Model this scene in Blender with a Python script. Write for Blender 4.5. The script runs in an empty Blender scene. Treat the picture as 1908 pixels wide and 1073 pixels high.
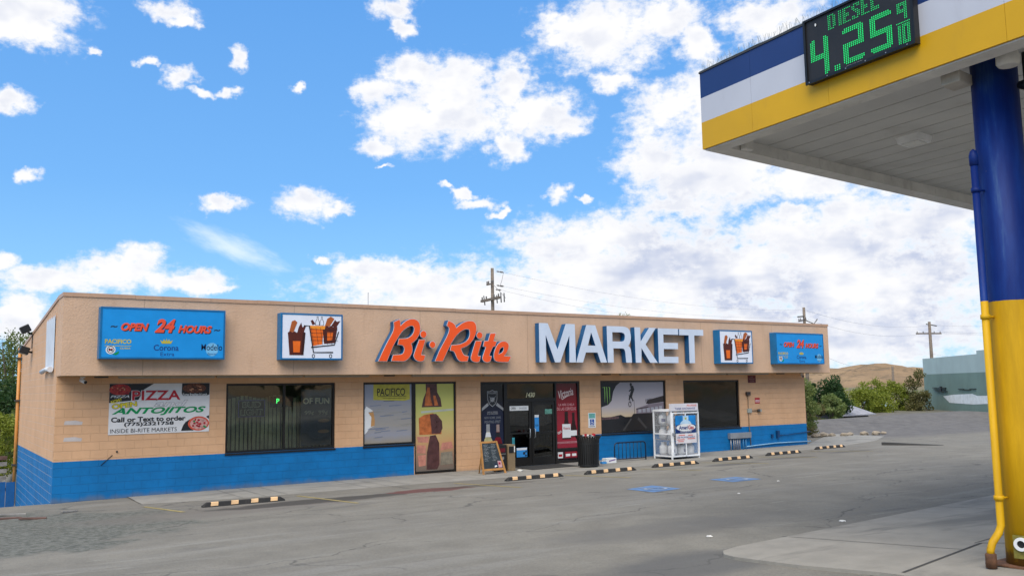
import bpy, bmesh, math, random
from mathutils import Vector, Matrix, noise
SC = bpy.context.scene
COL = SC.collection
R2 = math.radians

# ------------------------------------------------------------------ camera
cam = bpy.data.cameras.new("camera")
cam.sensor_width = 36.0
cam.lens = 1658.33 / 1908 * 36
cam.clip_start = 0.1
cam.clip_end = 6000
co = bpy.data.objects.new("camera", cam)
COL.objects.link(co)
Rv = Vector((0.83609016, -0.54838933, -0.01491253))
Uv = Vector((-0.04907747, -0.10184391, 0.99358906))
Fv = Vector((0.54639239, 0.82999817, 0.11206425))
M = Matrix((Rv, Uv, -Fv)).transposed().to_4x4()
M.translation = Vector((-2.6826, -23.5776, 2.5773))
co.matrix_world = M
SC.camera = co

# ------------------------------------------------------------------ exposure, sun, sky
SC.view_settings.view_transform = 'Standard'
SC.view_settings.look = 'None'
SC.view_settings.exposure = 0.64
SC.view_settings.gamma = 1
SC.render.film_transparent = False
SC.cycles.max_bounces = 8
SC.cycles.transparent_max_bounces = 16
SC.cycles.sample_clamp_indirect = 6
SUN_EL, SUN_AZ = R2(52), R2(226)          # azimuth clockwise from +Y
sl = bpy.data.lights.new("sun", 'SUN')
sl.energy = 2.6
sl.angle = R2(56)
sl.color = (1.0, 0.93, 0.82)
so = bpy.data.objects.new("sun", sl)
COL.objects.link(so)
sd = Vector((math.sin(SUN_AZ) * math.cos(SUN_EL), math.cos(SUN_AZ) * math.cos(SUN_EL), math.sin(SUN_EL)))
so.rotation_euler = (-sd).to_track_quat('-Z', 'Y').to_euler()
so.location = sd * 60


class NT:
    """small helper to write node trees"""
    def __init__(s, tree):
        s.t = tree; s.n = tree.nodes; s.l = tree.links

    def new(s, typ, **kw):
        nd = s.n.new(typ)
        for k, v in kw.items():
            setattr(nd, k, v)
        return nd

    def put(s, sock, v):
        if hasattr(v, 'is_linked'):
            s.l.new(v, sock)
        else:
            sock.default_value = v

    def math(s, op, a, b=0.0, c=0.0, clamp=False):
        nd = s.new('ShaderNodeMath', operation=op, use_clamp=clamp)
        s.put(nd.inputs[0], a); s.put(nd.inputs[1], b); s.put(nd.inputs[2], c)
        return nd.outputs[0]

    def vmath(s, op, a, b=(0, 0, 0)):
        nd = s.new('ShaderNodeVectorMath', operation=op)
        s.put(nd.inputs[0], a); s.put(nd.inputs[1], b)
        return nd.outputs['Value'] if op in ('DOT_PRODUCT', 'LENGTH') else nd.outputs[0]

    def sep(s, v):
        nd = s.new('ShaderNodeSeparateXYZ'); s.put(nd.inputs[0], v); return nd.outputs

    def comb(s, x, y, z=0.0):
        nd = s.new('ShaderNodeCombineXYZ')
        s.put(nd.inputs[0], x); s.put(nd.inputs[1], y); s.put(nd.inputs[2], z)
        return nd.outputs[0]

    def noise(s, v, scale, detail=4, rough=.55, dist=0.0):
        nd = s.new('ShaderNodeTexNoise')
        s.put(nd.inputs['Vector'], v)
        nd.inputs['Scale'].default_value = scale
        nd.inputs['Detail'].default_value = detail
        nd.inputs['Roughness'].default_value = rough
        nd.inputs['Distortion'].default_value = dist
        return nd.outputs['Fac']

    def step(s, v, lo, hi, a=0.0, b=1.0):
        nd = s.new('ShaderNodeMapRange', interpolation_type='SMOOTHSTEP')
        s.put(nd.inputs[0], v)
        for i, q in enumerate((lo, hi, a, b)):
            s.put(nd.inputs[i + 1], q)
        return nd.outputs[0]

    def mix(s, f, a, b, blend='MIX'):
        nd = s.new('ShaderNodeMix', data_type='RGBA', blend_type=blend)
        s.put(nd.inputs[0], f)
        for i, q in ((6, a), (7, b)):
            s.put(nd.inputs[i], q if hasattr(q, 'is_linked') or len(q) == 4 else (*q, 1))
        return nd.outputs[2]


world = bpy.data.worlds.new("World")
SC.world = world
world.use_nodes = True
w = NT(world.node_tree)
w.n.clear()
wout = w.new('ShaderNodeOutputWorld')
bg = w.new('ShaderNodeBackground')
bg.inputs[1].default_value = 0.1
w.l.new(bg.outputs[0], wout.inputs[0])
sky = w.new('ShaderNodeTexSky', sky_type='NISHITA')
sky.sun_disc = False
sky.sun_elevation = SUN_EL
sky.sun_rotation = SUN_AZ
sky.altitude = 1300
sky.air_density = 1.0
sky.dust_density = 0.6
sky.ozone_density = 2.0
# clouds: soft ellipses in azimuth / elevation (degrees, azimuth 0 = 33.4 deg east of +Y), broken up with noise
CLOUDS = [(-29.7, 21.3, 3.4, 1.7), (-29.1, 20.3, 2.5, 1.0), (-30.0, 16.3, 1.3, 0.6), (-21.7, 22.5, 1.6, 0.7), (-20.9, 21.9, 0.9, 0.35), (-26.0, 19.7, 0.5, 0.2), (-22.6, 19.5, 0.6, 0.3), (-20.9, 18.9, 1.1, 0.6), (-19.5, 18.1, 0.8, 0.35), (-17.9, 18.2, 0.8, 0.35), (-17.4, 20.3, 0.7, 0.55), (-13.8, 18.7, 0.5, 0.25), (-29.3, 12.4, 0.7, 0.35), (-7.6, 23.8, 1.5, 0.8), (-6.9, 22.6, 0.8, 0.7), (-6.0, 19.9, 2.1, 1.4), (-4.2, 19.2, 3.9, 1.8), (-8.8, 18.8, 1.6, 0.9), (-6.7, 17.1, 3.0, 2.0), (-8.8, 15.4, 1.5, 0.6), (-3.2, 17.4, 4.6, 1.8), (0.1, 19.2, 1.4, 1.8), (1.5, 17.5, 3.2, 1.7), (3.9, 16.6, 1.6, 0.7), (-0.2, 15.4, 1.6, 0.9), (-8.1, 14.2, 0.6, 0.15), (-18.2, 11.5, 1.5, 0.55), (-13.0, 11.8, 1.8, 1.0), (-11.5, 11.4, 1.2, 0.4), (-3.2, 12.5, 0.8, 0.35), (-2.0, 11.9, 1.2, 0.4), (-0.8, 11.3, 0.7, 0.25), (-4.1, 12.9, 0.5, 0.2), (3.2, 12.4, 0.9, 0.55), (4.9, 12.0, 0.5, 0.25), (-22.8, 8.1, 1.4, 0.9), (-24.1, 7.2, 3.3, 0.9), (-27.2, 6.7, 4.3, 0.7), (-21.1, 6.7, 3.4, 0.7), (-29.8, 7.4, 0.9, 0.6), (-18.6, 6.4, 1.5, 0.25), (-29.0, 4.4, 1.7, 1.6), (-12.1, 8.2, 0.8, 0.25), (-8.8, 7.7, 3.1, 0.8), (-6.7, 6.7, 5.5, 1.5), (-1.9, 5.6, 10.0, 2.5), (3.7, 9.3, 4.2, 1.6), (7.9, 9.6, 4.2, 1.6), (5.8, 6.9, 7.4, 3.4), (13.5, 6.6, 10.5, 4.0), (21.4, 6.2, 9.5, 4.2), (24.6, 9.2, 5.5, 2.2), (6.6, 22.2, 4.2, 2.4), (3.7, 22.4, 2.0, 1.4), (10.5, 22.9, 2.8, 1.2), (6.8, 19.3, 1.6, 0.6), (12.4, 20.9, 1.4, 1.4), (17.2, 22.2, 3.5, 1.3), (10.6, 17.5, 2.9, 1.6), (9.4, 14.2, 2.6, 2.1), (13.8, 13.4, 4.9, 3.0), (18.7, 12.6, 3.7, 1.7), (10.7, 11.3, 2.4, 0.8), (17.9, 10.5, 1.6, 0.5), (20.4, 10.2, 2.7, 1.1), (13.3, 17.3, 2.3, 2.9), (26.5, 11.8, 4.6, 1.4), (22.8, 3.6, 8.2, 1.9), (24.7, 12.0, 3.9, 1.4),
          (2.0, 3.2, 16, 2.6), (16.0, 3.0, 16, 3.0), (9.0, 7.6, 9.0, 2.6), (19.0, 8.6, 6.5, 2.2), (15.0, 15.2, 4.0, 2.6), (11.6, 13.0, 4.0, 2.2),
          # unseen sky beside, behind and overhead; overhead clouds added to whiten the light
          (-48, 14, 9, 4), (-70, 30, 12, 7), (55, 18, 12, 6), (80, 34, 16, 9), (120, 22, 18, 7), (165, 35, 18, 10), (-130, 28, 20, 9), (-165, 15, 14, 5), (0, 54, 40, 16), (0, 82, 180, 18), (-60, 40, 16, 8), (-60, 58, 34, 12), (100, 62, 40, 12), (170, 60, 40, 14), (-130, 62, 40, 12), (35, 38, 14, 6), (-20, 36, 10, 4), (-100, 40, 20, 8)]
tc = w.new('ShaderNodeTexCoord')
dx, dy, dz = w.sep(tc.outputs['Generated'])
az0 = math.atan2(Fv.x, Fv.y)
fx = w.math('ADD', w.math('MULTIPLY', dx, math.cos(az0)), w.math('MULTIPLY', dy, -math.sin(az0)))
fy = w.math('ADD', w.math('MULTIPLY', dx, math.sin(az0)), w.math('MULTIPLY', dy, math.cos(az0)))
az = w.math('MULTIPLY', w.math('ARCTAN2', fx, fy), 180 / math.pi)
el = w.math('MULTIPLY', w.math('ARCSINE', dz), 180 / math.pi)
P = w.comb(az, el)
wx = w.math('SUBTRACT', w.noise(P, 0.75, 4), 0.5)
wy = w.math('SUBTRACT', w.noise(w.vmath('ADD', P, (31.7, 12.3, 5)), 0.75, 4), 0.5)
PW = w.vmath('ADD', P, w.comb(w.math('MULTIPLY', wx, 2.6), w.math('MULTIPLY', wy, 1.7)))
cur = None
low = None
for i, (ca, ce, ra, re) in enumerate(CLOUDS):
    q = w.vmath('MULTIPLY', w.vmath('SUBTRACT', PW, (ca, ce, 0)), (1 / (ra * 1.12), 1 / (re * 1.18), 0))
    d = w.vmath('LENGTH', q)
    if cur is None:
        cur = d
    else:
        nd = w.new('ShaderNodeMath', operation='SMOOTH_MIN')
        w.put(nd.inputs[0], cur); w.put(nd.inputs[1], d); nd.inputs[2].default_value = 0.12
        cur = nd.outputs[0]
PS = w.vmath('MULTIPLY', P, (1, 1.5, 1))
n1 = w.noise(PS, 0.44, 10, .60)
n1s = w.noise(PS, 0.3, 3, .5)
n1b = w.noise(w.vmath('ADD', PS, (-0.9, 1.5, 0)), 0.3, 3, .5)
n2 = w.noise(PS, 0.16, 4, .5)
n3 = w.noise(w.vmath('MULTIPLY', P, (1, 2.4, 1)), 0.13, 4, .5)
dens = w.math('ADD', w.math('SUBTRACT', 1.0, cur), w.math('MULTIPLY', w.math('SUBTRACT', n1, 0.5), 1.65))
dens = w.math('ADD', dens, w.math('MULTIPLY', w.math('SUBTRACT', w.noise(PS, 1.5, 6, .65), 0.5), 0.9))
alpha = w.math('POWER', w.step(dens, -0.18, 0.58), 1.15)
# thin high streaks
cq = w.vmath('SUBTRACT', P, (-17.6, 8.9, 0))
cu, cv, _ = w.sep(cq)
c1 = w.math('ADD', w.math('MULTIPLY', cu, 0.94), w.math('MULTIPLY', cv, -0.34))
c2 = w.math('ADD', w.math('MULTIPLY', cu, 0.34), w.math('MULTIPLY', cv, 0.94))
cl = w.vmath('LENGTH', w.comb(w.math('MULTIPLY', c1, 0.24), w.math('MULTIPLY', c2, 0.95)))
cn = w.noise(w.comb(w.math('MULTIPLY', c1, .5), w.math('MULTIPLY', c2, 1.6)), 0.9, 6, .6)
cir = w.math('MULTIPLY', w.step(w.math('ADD', w.math('SUBTRACT', 1.0, cl), w.math('MULTIPLY', w.math('SUBTRACT', cn, .5), 1.3)), 0.0, 1.1), 0.6)
# cloud colour: sunlit white with soft grey bases
lit = w.math('SUBTRACT', n1s, n1b)
core = w.step(dens, 0.25, 0.9)
g1 = w.math('MULTIPLY', core, w.step(lit, 0.10, -0.16))
g2 = w.math('MULTIPLY', w.step(n3, 0.42, 0.62), w.step(el, 17.0, 5.0))
g2 = w.math('MULTIPLY', g2, w.math('MULTIPLY', core, w.step(az, -2.0, 12.0)))
grey = w.math('ADD', w.math('MULTIPLY', g1, 0.42), w.math('MULTIPLY', g2, 1.0), clamp=True)
ccol = w.mix(grey, (6.5, 6.5, 6.6), (3.8, 4.2, 5.3))
skyc = w.mix(1.0, sky.outputs[0], (0.62, 0.98, 1.18), 'MULTIPLY')
rp_ = w.new('ShaderNodeValToRGB')
w.l.new(w.math('DIVIDE', el, 90.0, clamp=True), rp_.inputs[0])
rp_.color_ramp.elements[0].position = 0.0; rp_.color_ramp.elements[0].color = (.265, .43, .655, 1)
rp_.color_ramp.elements[1].position = 1.0; rp_.color_ramp.elements[1].color = (.06, .19, .50, 1)
for p_, c_ in ((.07, (.20, .41, .66)), (.14, (.135, .335, .66)), (.27, (.098, .285, .64))):
    e_ = rp_.color_ramp.elements.new(p_); e_.color = (*c_, 1)
tint = w.mix(1.0, rp_.outputs[0], (9.5, 9.5, 9.5), 'MULTIPLY')
skyc = w.mix(0.75, skyc, tint)
base = w.mix(cir, skyc, (7.0, 7.3, 7.6))
fin = w.mix(alpha, base, ccol)
w.l.new(fin, bg.inputs[0])

# ------------------------------------------------------------------ materials
def lin(c):
    return tuple(((v / 255) / 12.92 if v / 255 <= .04045 else ((v / 255 + .055) / 1.055) ** 2.4) for v in c)


def C(r, g, b, k=1.0):
    return tuple(min(.9, v * k) for v in lin((r, g, b)))


MATS = {}


def mat(name, col, rough=.6, metal=0.0, var=.10, scale=2.5, bump=0.0, bscale=40, spec=.4, dirt=0.0, emit=0.0, key=None):
    key = key or name
    if key in MATS:
        return MATS[key]
    m = bpy.data.materials.new(name)
    m.use_nodes = True
    t = NT(m.node_tree)
    b = t.n['Principled BSDF']
    tcn = t.new('ShaderNodeTexCoord').outputs['Object']
    n = t.noise(tcn, scale, 6, .6)
    hi = tuple(min(.95, c * (1 + var)) for c in col)
    lo = tuple(c * (1 - var) for c in col)
    cc = t.mix(t.step(n, .3, .7), lo, hi)
    if dirt:
        d = t.noise(t.vmath('MULTIPLY', tcn, (1, 1, .35)), scale * 3.1, 5, .65)
        cc = t.mix(t.math('MULTIPLY', t.step(d, .52, .75), dirt), cc, (.09, .075, .06))
    t.l.new(cc, b.inputs['Base Color'])
    rr = t.math('ADD', t.math('MULTIPLY', t.math('SUBTRACT', n, .5), .18), rough, clamp=True)
    t.l.new(rr, b.inputs['Roughness'])
    b.inputs['Metallic'].default_value = metal
    b.inputs['Specular IOR Level'].default_value = spec
    if bump:
        bn = t.noise(tcn, bscale, 4, .6)
        bp = t.new('ShaderNodeBump')
        bp.inputs['Strength'].default_value = 1.0
        bp.inputs['Distance'].default_value = bump
        t.l.new(bn, bp.inputs['Height'])
        t.l.new(bp.outputs[0], b.inputs['Normal'])
    if emit:
        b.inputs['Emission Color'].default_value = (*col, 1)
        b.inputs['Emission Strength'].default_value = emit
    MATS[key] = m
    return m


PEACH = C(225, 178, 136, .85)
BLUE = C(6, 116, 180, .86)


def wall_mat(name, axis, band=True, mortar_light=False):
    m = bpy.data.materials.new(name)
    m.use_nodes = True
    t = NT(m.node_tree)
    b = t.n['Principled BSDF']
    tcn = t.new('ShaderNodeTexCoord').outputs['Object']
    x, y, z = t.sep(tcn)
    v = t.comb(x if axis == 'x' else y, z)
    br = t.new('ShaderNodeTexBrick')
    t.put(br.inputs['Vector'], v)
    br.inputs['Scale'].default_value = 1.0
    br.inputs['Brick Width'].default_value = .406
    br.inputs['Row Height'].default_value = .203
    br.inputs['Mortar Size'].default_value = .007
    br.inputs['Mortar Smooth'].default_value = .4
    mort = br.outputs['Fac']
    n = t.noise(tcn, 1.3, 6, .6)
    ns = t.noise(t.vmath('MULTIPLY', tcn, (1, 1, .2)), 2.2, 5, .6)
    pc = t.mix(t.step(n, .3, .7), tuple(c * .93 for c in PEACH), tuple(min(.9, c * 1.06) for c in PEACH))
    pc = t.mix(t.math('MULTIPLY', t.step(ns, .5, .78), .35), pc, tuple(c * s for c, s in zip(PEACH, (.80, .74, .66))))
    bl = t.mix(t.step(n, .3, .7), tuple(c * .86 for c in BLUE), tuple(c * 1.1 for c in BLUE))
    bl = t.mix(t.math('MULTIPLY', t.step(ns, .55, .8), .25), bl, (.012, .10, .19))
    wob = t.math('MULTIPLY', t.math('SUBTRACT', t.noise(tcn, 9, 3), .5), .012)
    zz = t.math('ADD', z, wob)
    isb = t.math('LESS_THAN', zz, .972)
    if axis == 'x':          # the pier beside the entrance is peach down to the pavement
        pier = t.math('MULTIPLY', t.math('GREATER_THAN', x, 9.72), t.math('LESS_THAN', x, 12.1))
        isb = t.math('MULTIPLY', isb, t.math('SUBTRACT', 1.0, pier))
    cc = t.mix(isb, pc, bl)
    if mortar_light:
        cc = t.mix(t.math('MULTIPLY', mort, .45), cc, (.72, .62, .52))
    else:
        cc = t.mix(t.math('MULTIPLY', mort, .17), cc, t.mix(isb, tuple(c * .7 for c in PEACH), tuple(c * .6 for c in BLUE)))
    # splash dirt along the foot of the wall
    foot = t.math('MULTIPLY', t.step(t.math('ADD', z, t.math('MULTIPLY', t.math('SUBTRACT', ns, .5), -.35)), .16, .0), .5)
    cc = t.mix(t.math('MULTIPLY', foot, 1.0 if axis == 'x' else 0.0), cc, (.16, .15, .135))
    t.l.new(cc, b.inputs['Base Color'])
    b.inputs['Roughness'].default_value = .62
    b.inputs['Specular IOR Level'].default_value = .3
    bp = t.new('ShaderNodeBump')
    bp.inputs['Distance'].default_value = .006
    h = t.math('ADD', t.math('MULTIPLY', mort, -1.0), t.math('MULTIPLY', t.noise(tcn, 60, 4, .6), .35))
    t.l.new(h, bp.inputs['Height'])
    t.l.new(bp.outputs[0], b.inputs['Normal'])
    return m


def stucco_mat():
    m = bpy.data.materials.new('stucco')
    m.use_nodes = True
    t = NT(m.node_tree)
    b = t.n['Principled BSDF']
    tcn = t.new('ShaderNodeTexCoord').outputs['Object']
    x, y, z = t.sep(tcn)
    n = t.noise(tcn, .9, 6, .6)
    ns = t.noise(t.vmath('MULTIPLY', tcn, (1, 1, .12)), 3.0, 5, .65)
    base = C(225, 187, 155, .82)
    cc = t.mix(t.step(n, .3, .7), tuple(c * .95 for c in base), tuple(c * 1.05 for c in base))
    stain = t.math('MULTIPLY', t.step(ns, .48, .75), .42)
    cc = t.mix(stain, cc, tuple(c * s for c, s in zip(base, (.74, .70, .66))))
    fr = t.math('FRACT', t.math('MULTIPLY', t.math('SUBTRACT', x, 1.815), 1 / 3.862))
    seam = t.math('LESS_THAN', t.math('ABSOLUTE', t.math('SUBTRACT', fr, .002)), .0022)
    cc = t.mix(t.math('MULTIPLY', seam, .5), cc, tuple(c * .5 for c in base))
    t.l.new(cc, b.inputs['Base Color'])
    b.inputs['Roughness'].default_value = .75
    b.inputs['Specular IOR Level'].default_value = .25
    bp = t.new('ShaderNodeBump')
    bp.inputs['Distance'].default_value = .015
    h = t.math('ADD', t.noise(tcn, 19, 6, .7, .6), t.math('MULTIPLY', t.noise(tcn, 4.5, 3), .3))
    h = t.math('SUBTRACT', h, t.math('MULTIPLY', seam, .6))
    t.l.new(h, bp.inputs['Height'])
    t.l.new(bp.outputs[0], b.inputs['Normal'])
    return m


def ground_mat():
    m = bpy.data.materials.new('asphalt')
    m.use_nodes = True
    t = NT(m.node_tree)
    b = t.n['Principled BSDF']
    tcn = t.new('ShaderNodeTexCoord').outputs['Object']
    x, y, z = t.sep(tcn)
    fine = t.noise(tcn, 55, 4, .7)
    mid = t.noise(tcn, 1.1, 7, .62, .3)
    big = t.noise(tcn, .13, 5, .55)
    streak = t.noise(t.vmath('MULTIPLY', tcn, (.22, 1.6, 1)), .9, 6, .62, .4)
    g = t.mix(t.step(mid, .3, .72), (.165, .153, .128), (.220, .205, .172))
    g = t.mix(t.math('MULTIPLY', t.step(big, .40, .66), .55), g, (.155, .145, .126))
    g = t.mix(t.math('MULTIPLY', t.step(streak, .52, .70), .6), g, (.245, .236, .212))
    str2 = t.noise(t.vmath('MULTIPLY', tcn, (.30, 2.6, 1)), 1.5, 5, .6, .6)
    g = t.mix(t.math('MULTIPLY', t.step(str2, .62, .72), .55), g, (.29, .28, .25))
    g = t.mix(t.math('MULTIPLY', t.step(t.noise(t.vmath('MULTIPLY', t.vmath('ADD', tcn, (40, 7, 0)), (.35, 1.8, 1)), .8, 6, .65, .5), .58, .72), .5), g, (.105, .10, .092))
    g = t.mix(t.math('MULTIPLY', t.step(fine, .52, .70), .55), g, (.085, .082, .076))
    g = t.mix(t.math('MULTIPLY', t.step(t.noise(tcn, 90, 2), .62, .72), .5), g, (.30, .29, .27))

    sp1 = t.noise(tcn, 26, 5, .75)
    g = t.mix(t.math('MULTIPLY', t.step(sp1, .53, .66), .42), g, (.265, .25, .215))
    g = t.mix(t.math('MULTIPLY', t.step(sp1, .46, .34), .45), g, (.095, .09, .08))

    def patch(cx, cy, rx, ry, col, amt, soft=.5, nz=.9, sc=.8):
        nonlocal g
        q = t.vmath('LENGTH', t.vmath('MULTIPLY', t.vmath('SUBTRACT', tcn, (cx, cy, 0)), (1 / rx, 1 / ry, 0)))
        e = t.math('ADD', t.math('SUBTRACT', 1.0, q), t.math('MULTIPLY', t.math('SUBTRACT', t.noise(tcn, sc, 6, .6), .5), nz))
        g = t.mix(t.math('MULTIPLY', t.step(e, 0.0, soft), amt), g, col)
    # loose gravelly dirt off the corner of the shop, oily patches in the bays, a reddish spill
    patch(-3.4, -4.8, 5.6, 5.2, t.mix(t.step(t.noise(tcn, 9, 8, .8), .40, .60), (.070, .073, .060), (.165, .166, .145)), .95, .18)
    patch(2.8, -4.6, 4.0, 1.5, (.150, .135, .118), .6, .5)
    patch(4.9, -4.2, 3.0, .72, (.050, .046, .042), .85, .4, 1.0, 1.2)
    patch(7.7, -4.0, 1.35, .62, (.120, .048, .044), .9, .3, 1.1, 2.2)
    patch(9.3, -3.95, 1.9, .40, (.060, .050, .042), .6, .4, 1.0, 1.8)
    patch(17.9, -4.3, 1.6, .5, (.075, .073, .070), .7, .5)
    patch(20.8, -3.9, 1.7, .45, (.075, .073, .070), .6, .5)
    patch(24.6, -3.5, 1.7, .45, (.075, .073, .070), .6, .5)
    patch(6.5, -13.8, 3.0, 1.0, (.125, .119, .110), .6, .6)
    patch(4.6, -16.2, 1.7, .9, (.090, .090, .090), .7, .6)
    # gravel bank and rough ground to the right of the shop
    far = t.math('MULTIPLY', t.step(t.math('ADD', x, t.math('MULTIPLY', mid, 3.0)), 33.0, 36.0), t.step(t.math('ADD', y, t.math('MULTIPLY', mid, 2.0)), .5, 3.0))
    gr = t.mix(t.step(t.noise(tcn, 1.7, 8, .7), .35, .7), (.105, .098, .094), (.165, .155, .146))
    g = t.mix(t.math('MULTIPLY', far, .9), g, gr)
    g = t.mix(t.step(t.math('ADD', x, t.math('MULTIPLY', big, 30)), 66, 110), g, t.mix(t.step(t.noise(tcn, .05, 6), .4, .6), (.20, .15, .085), (.13, .13, .06)))
    # cracks
    wv = t.vmath('ADD', tcn, t.comb(t.math('MULTIPLY', t.noise(tcn, .8, 5), 1.6), t.math('MULTIPLY', t.noise(t.vmath('ADD', tcn, (9, 4, 2)), .8, 5), 1.6)))
    vo = t.new('ShaderNodeTexVoronoi', feature='DISTANCE_TO_EDGE')
    t.put(vo.inputs['Vector'], t.vmath('MULTIPLY', wv, (.55, 1.0, 1)))
    vo.inputs['Scale'].default_value = .34
    crack = t.math('MULTIPLY', t.step(vo.outputs['Distance'], .0075, .002), t.step(t.noise(tcn, .35, 3), .40, .52))
    g = t.mix(t.math('MULTIPLY', crack, .55), g, (.045, .044, .042))
    t.l.new(g, b.inputs['Base Color'])
    b.inputs['Roughness'].default_value = .86
    b.inputs['Specular IOR Level'].default_value = .25
    bp = t.new('ShaderNodeBump')
    bp.inputs['Distance'].default_value = .006
    t.l.new(t.math('ADD', fine, t.math('MULTIPLY', mid, 2.0)), bp.inputs['Height'])
    t.l.new(bp.outputs[0], b.inputs['Normal'])
    return m


def concrete_mat(name, col, stain=.5):
    m = bpy.data.materials.new(name)
    m.use_nodes = True
    t = NT(m.node_tree)
    b = t.n['Principled BSDF']
    tcn = t.new('ShaderNodeTexCoord').outputs['Object']
    mid = t.noise(tcn, 1.6, 7, .65)
    st = t.noise(t.vmath('MULTIPLY', tcn, (.45, 1.5, 1)), .9, 6, .62, .5)
    fine = t.noise(tcn, 45, 4, .7)
    g = t.mix(t.step(mid, .3, .7), tuple(c * .86 for c in col), tuple(c * 1.1 for c in col))
    g = t.mix(t.math('MULTIPLY', t.step(st, .52, .70), stain), g, tuple(c * .52 for c in col))
    g = t.mix(t.math('MULTIPLY', t.step(fine, .55, .75), .25), g, tuple(c * .6 for c in col))
    t.l.new(g, b.inputs['Base Color'])
    b.inputs['Roughness'].default_value = .8
    bp = t.new('ShaderNodeBump')
    bp.inputs['Distance'].default_value = .004
    t.l.new(fine, bp.inputs['Height'])
    t.l.new(bp.outputs[0], b.inputs['Normal'])
    return m


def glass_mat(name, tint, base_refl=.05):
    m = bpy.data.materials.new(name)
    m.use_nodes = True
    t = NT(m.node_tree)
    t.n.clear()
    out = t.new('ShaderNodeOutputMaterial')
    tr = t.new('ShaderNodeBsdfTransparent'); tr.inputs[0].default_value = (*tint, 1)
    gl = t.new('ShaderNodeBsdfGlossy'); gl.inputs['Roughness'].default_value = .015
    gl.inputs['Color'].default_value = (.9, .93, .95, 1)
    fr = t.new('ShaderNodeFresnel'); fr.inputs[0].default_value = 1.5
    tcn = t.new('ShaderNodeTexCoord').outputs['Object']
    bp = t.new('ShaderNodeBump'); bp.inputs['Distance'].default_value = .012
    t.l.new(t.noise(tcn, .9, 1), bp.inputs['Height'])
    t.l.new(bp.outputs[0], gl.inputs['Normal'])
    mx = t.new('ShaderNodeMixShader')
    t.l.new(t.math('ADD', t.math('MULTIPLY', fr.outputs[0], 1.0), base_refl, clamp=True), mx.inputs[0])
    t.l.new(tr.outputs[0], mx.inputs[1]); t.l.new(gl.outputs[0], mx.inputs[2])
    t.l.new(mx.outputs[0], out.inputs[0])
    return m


def mesh_mat(name, col, opac):
    m = bpy.data.materials.new(name)
    m.use_nodes = True
    t = NT(m.node_tree)
    out = t.n['Material Output']; b = t.n['Principled BSDF']
    b.inputs['Base Color'].default_value = (*col, 1)
    tr = t.new('ShaderNodeBsdfTransparent')
    mx = t.new('ShaderNodeMixShader')
    tcn = t.new('ShaderNodeTexCoord').outputs['Object']
    x, y, z = t.sep(tcn)
    # expanded metal: diamonds
    u = t.math('ADD', t.math('ADD', x, y), z)
    v = t.math('SUBTRACT', t.math('ADD', x, y), z)
    du = t.math('GREATER_THAN', t.math('FRACT', t.math('MULTIPLY', u, 26)), 1 - opac)
    dv = t.math('GREATER_THAN', t.math('FRACT', t.math('MULTIPLY', v, 26)), 1 - opac)
    t.l.new(t.math('MAXIMUM', du, dv), mx.inputs[0])
    t.l.new(tr.outputs[0], mx.inputs[1]); t.l.new(b.outputs[0], mx.inputs[2])
    t.l.new(mx.outputs[0], out.inputs[0])
    return m


def leaf_mat(name, c1, c2):
    m = bpy.data.materials.new(name)
    m.use_nodes = True
    t = NT(m.node_tree)
    out = t.n['Material Output']; b = t.n['Principled BSDF']
    geo = t.new('ShaderNodeNewGeometry')
    cc = t.mix(geo.outputs['Random Per Island'], c1, c2)
    t.l.new(cc, b.inputs['Base Color'])
    b.inputs['Roughness'].default_value = .55
    b.inputs['Specular IOR Level'].default_value = .2
    tl = t.new('ShaderNodeBsdfTranslucent')
    t.l.new(t.mix(1.0, cc, (1.3, 1.4, .7), 'MULTIPLY'), tl.inputs[0])
    mx = t.new('ShaderNodeMixShader'); mx.inputs[0].default_value = .35
    t.l.new(b.outputs[0], mx.inputs[1]); t.l.new(tl.outputs[0], mx.inputs[2])
    t.l.new(mx.outputs[0], out.inputs[0])
    return m


def grad_mat(name, z0, z1, stops, rough=.35):
    """printed vertical colour blend (part of the print)"""
    m = bpy.data.materials.new(name)
    m.use_nodes = True
    t = NT(m.node_tree)
    b = t.n['Principled BSDF']
    tcn = t.new('ShaderNodeTexCoord').outputs['Generated']
    z = t.math('ADD', t.sep(tcn)[2], t.math('MULTIPLY', t.math('SUBTRACT', t.noise(tcn, 5, 5), .5), .10))
    rp = t.new('ShaderNodeValToRGB')
    t.l.new(z, rp.inputs[0])
    while len(rp.color_ramp.elements) < len(stops):
        rp.color_ramp.elements.new(.5)
    for e, (p, c) in zip(rp.color_ramp.elements, stops):
        e.position = p; e.color = (*c, 1)
    t.l.new(rp.outputs[0], b.inputs['Base Color'])
    b.inputs['Roughness'].default_value = rough
    return m


# ------------------------------------------------------------------ builders
ORG = {}


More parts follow.
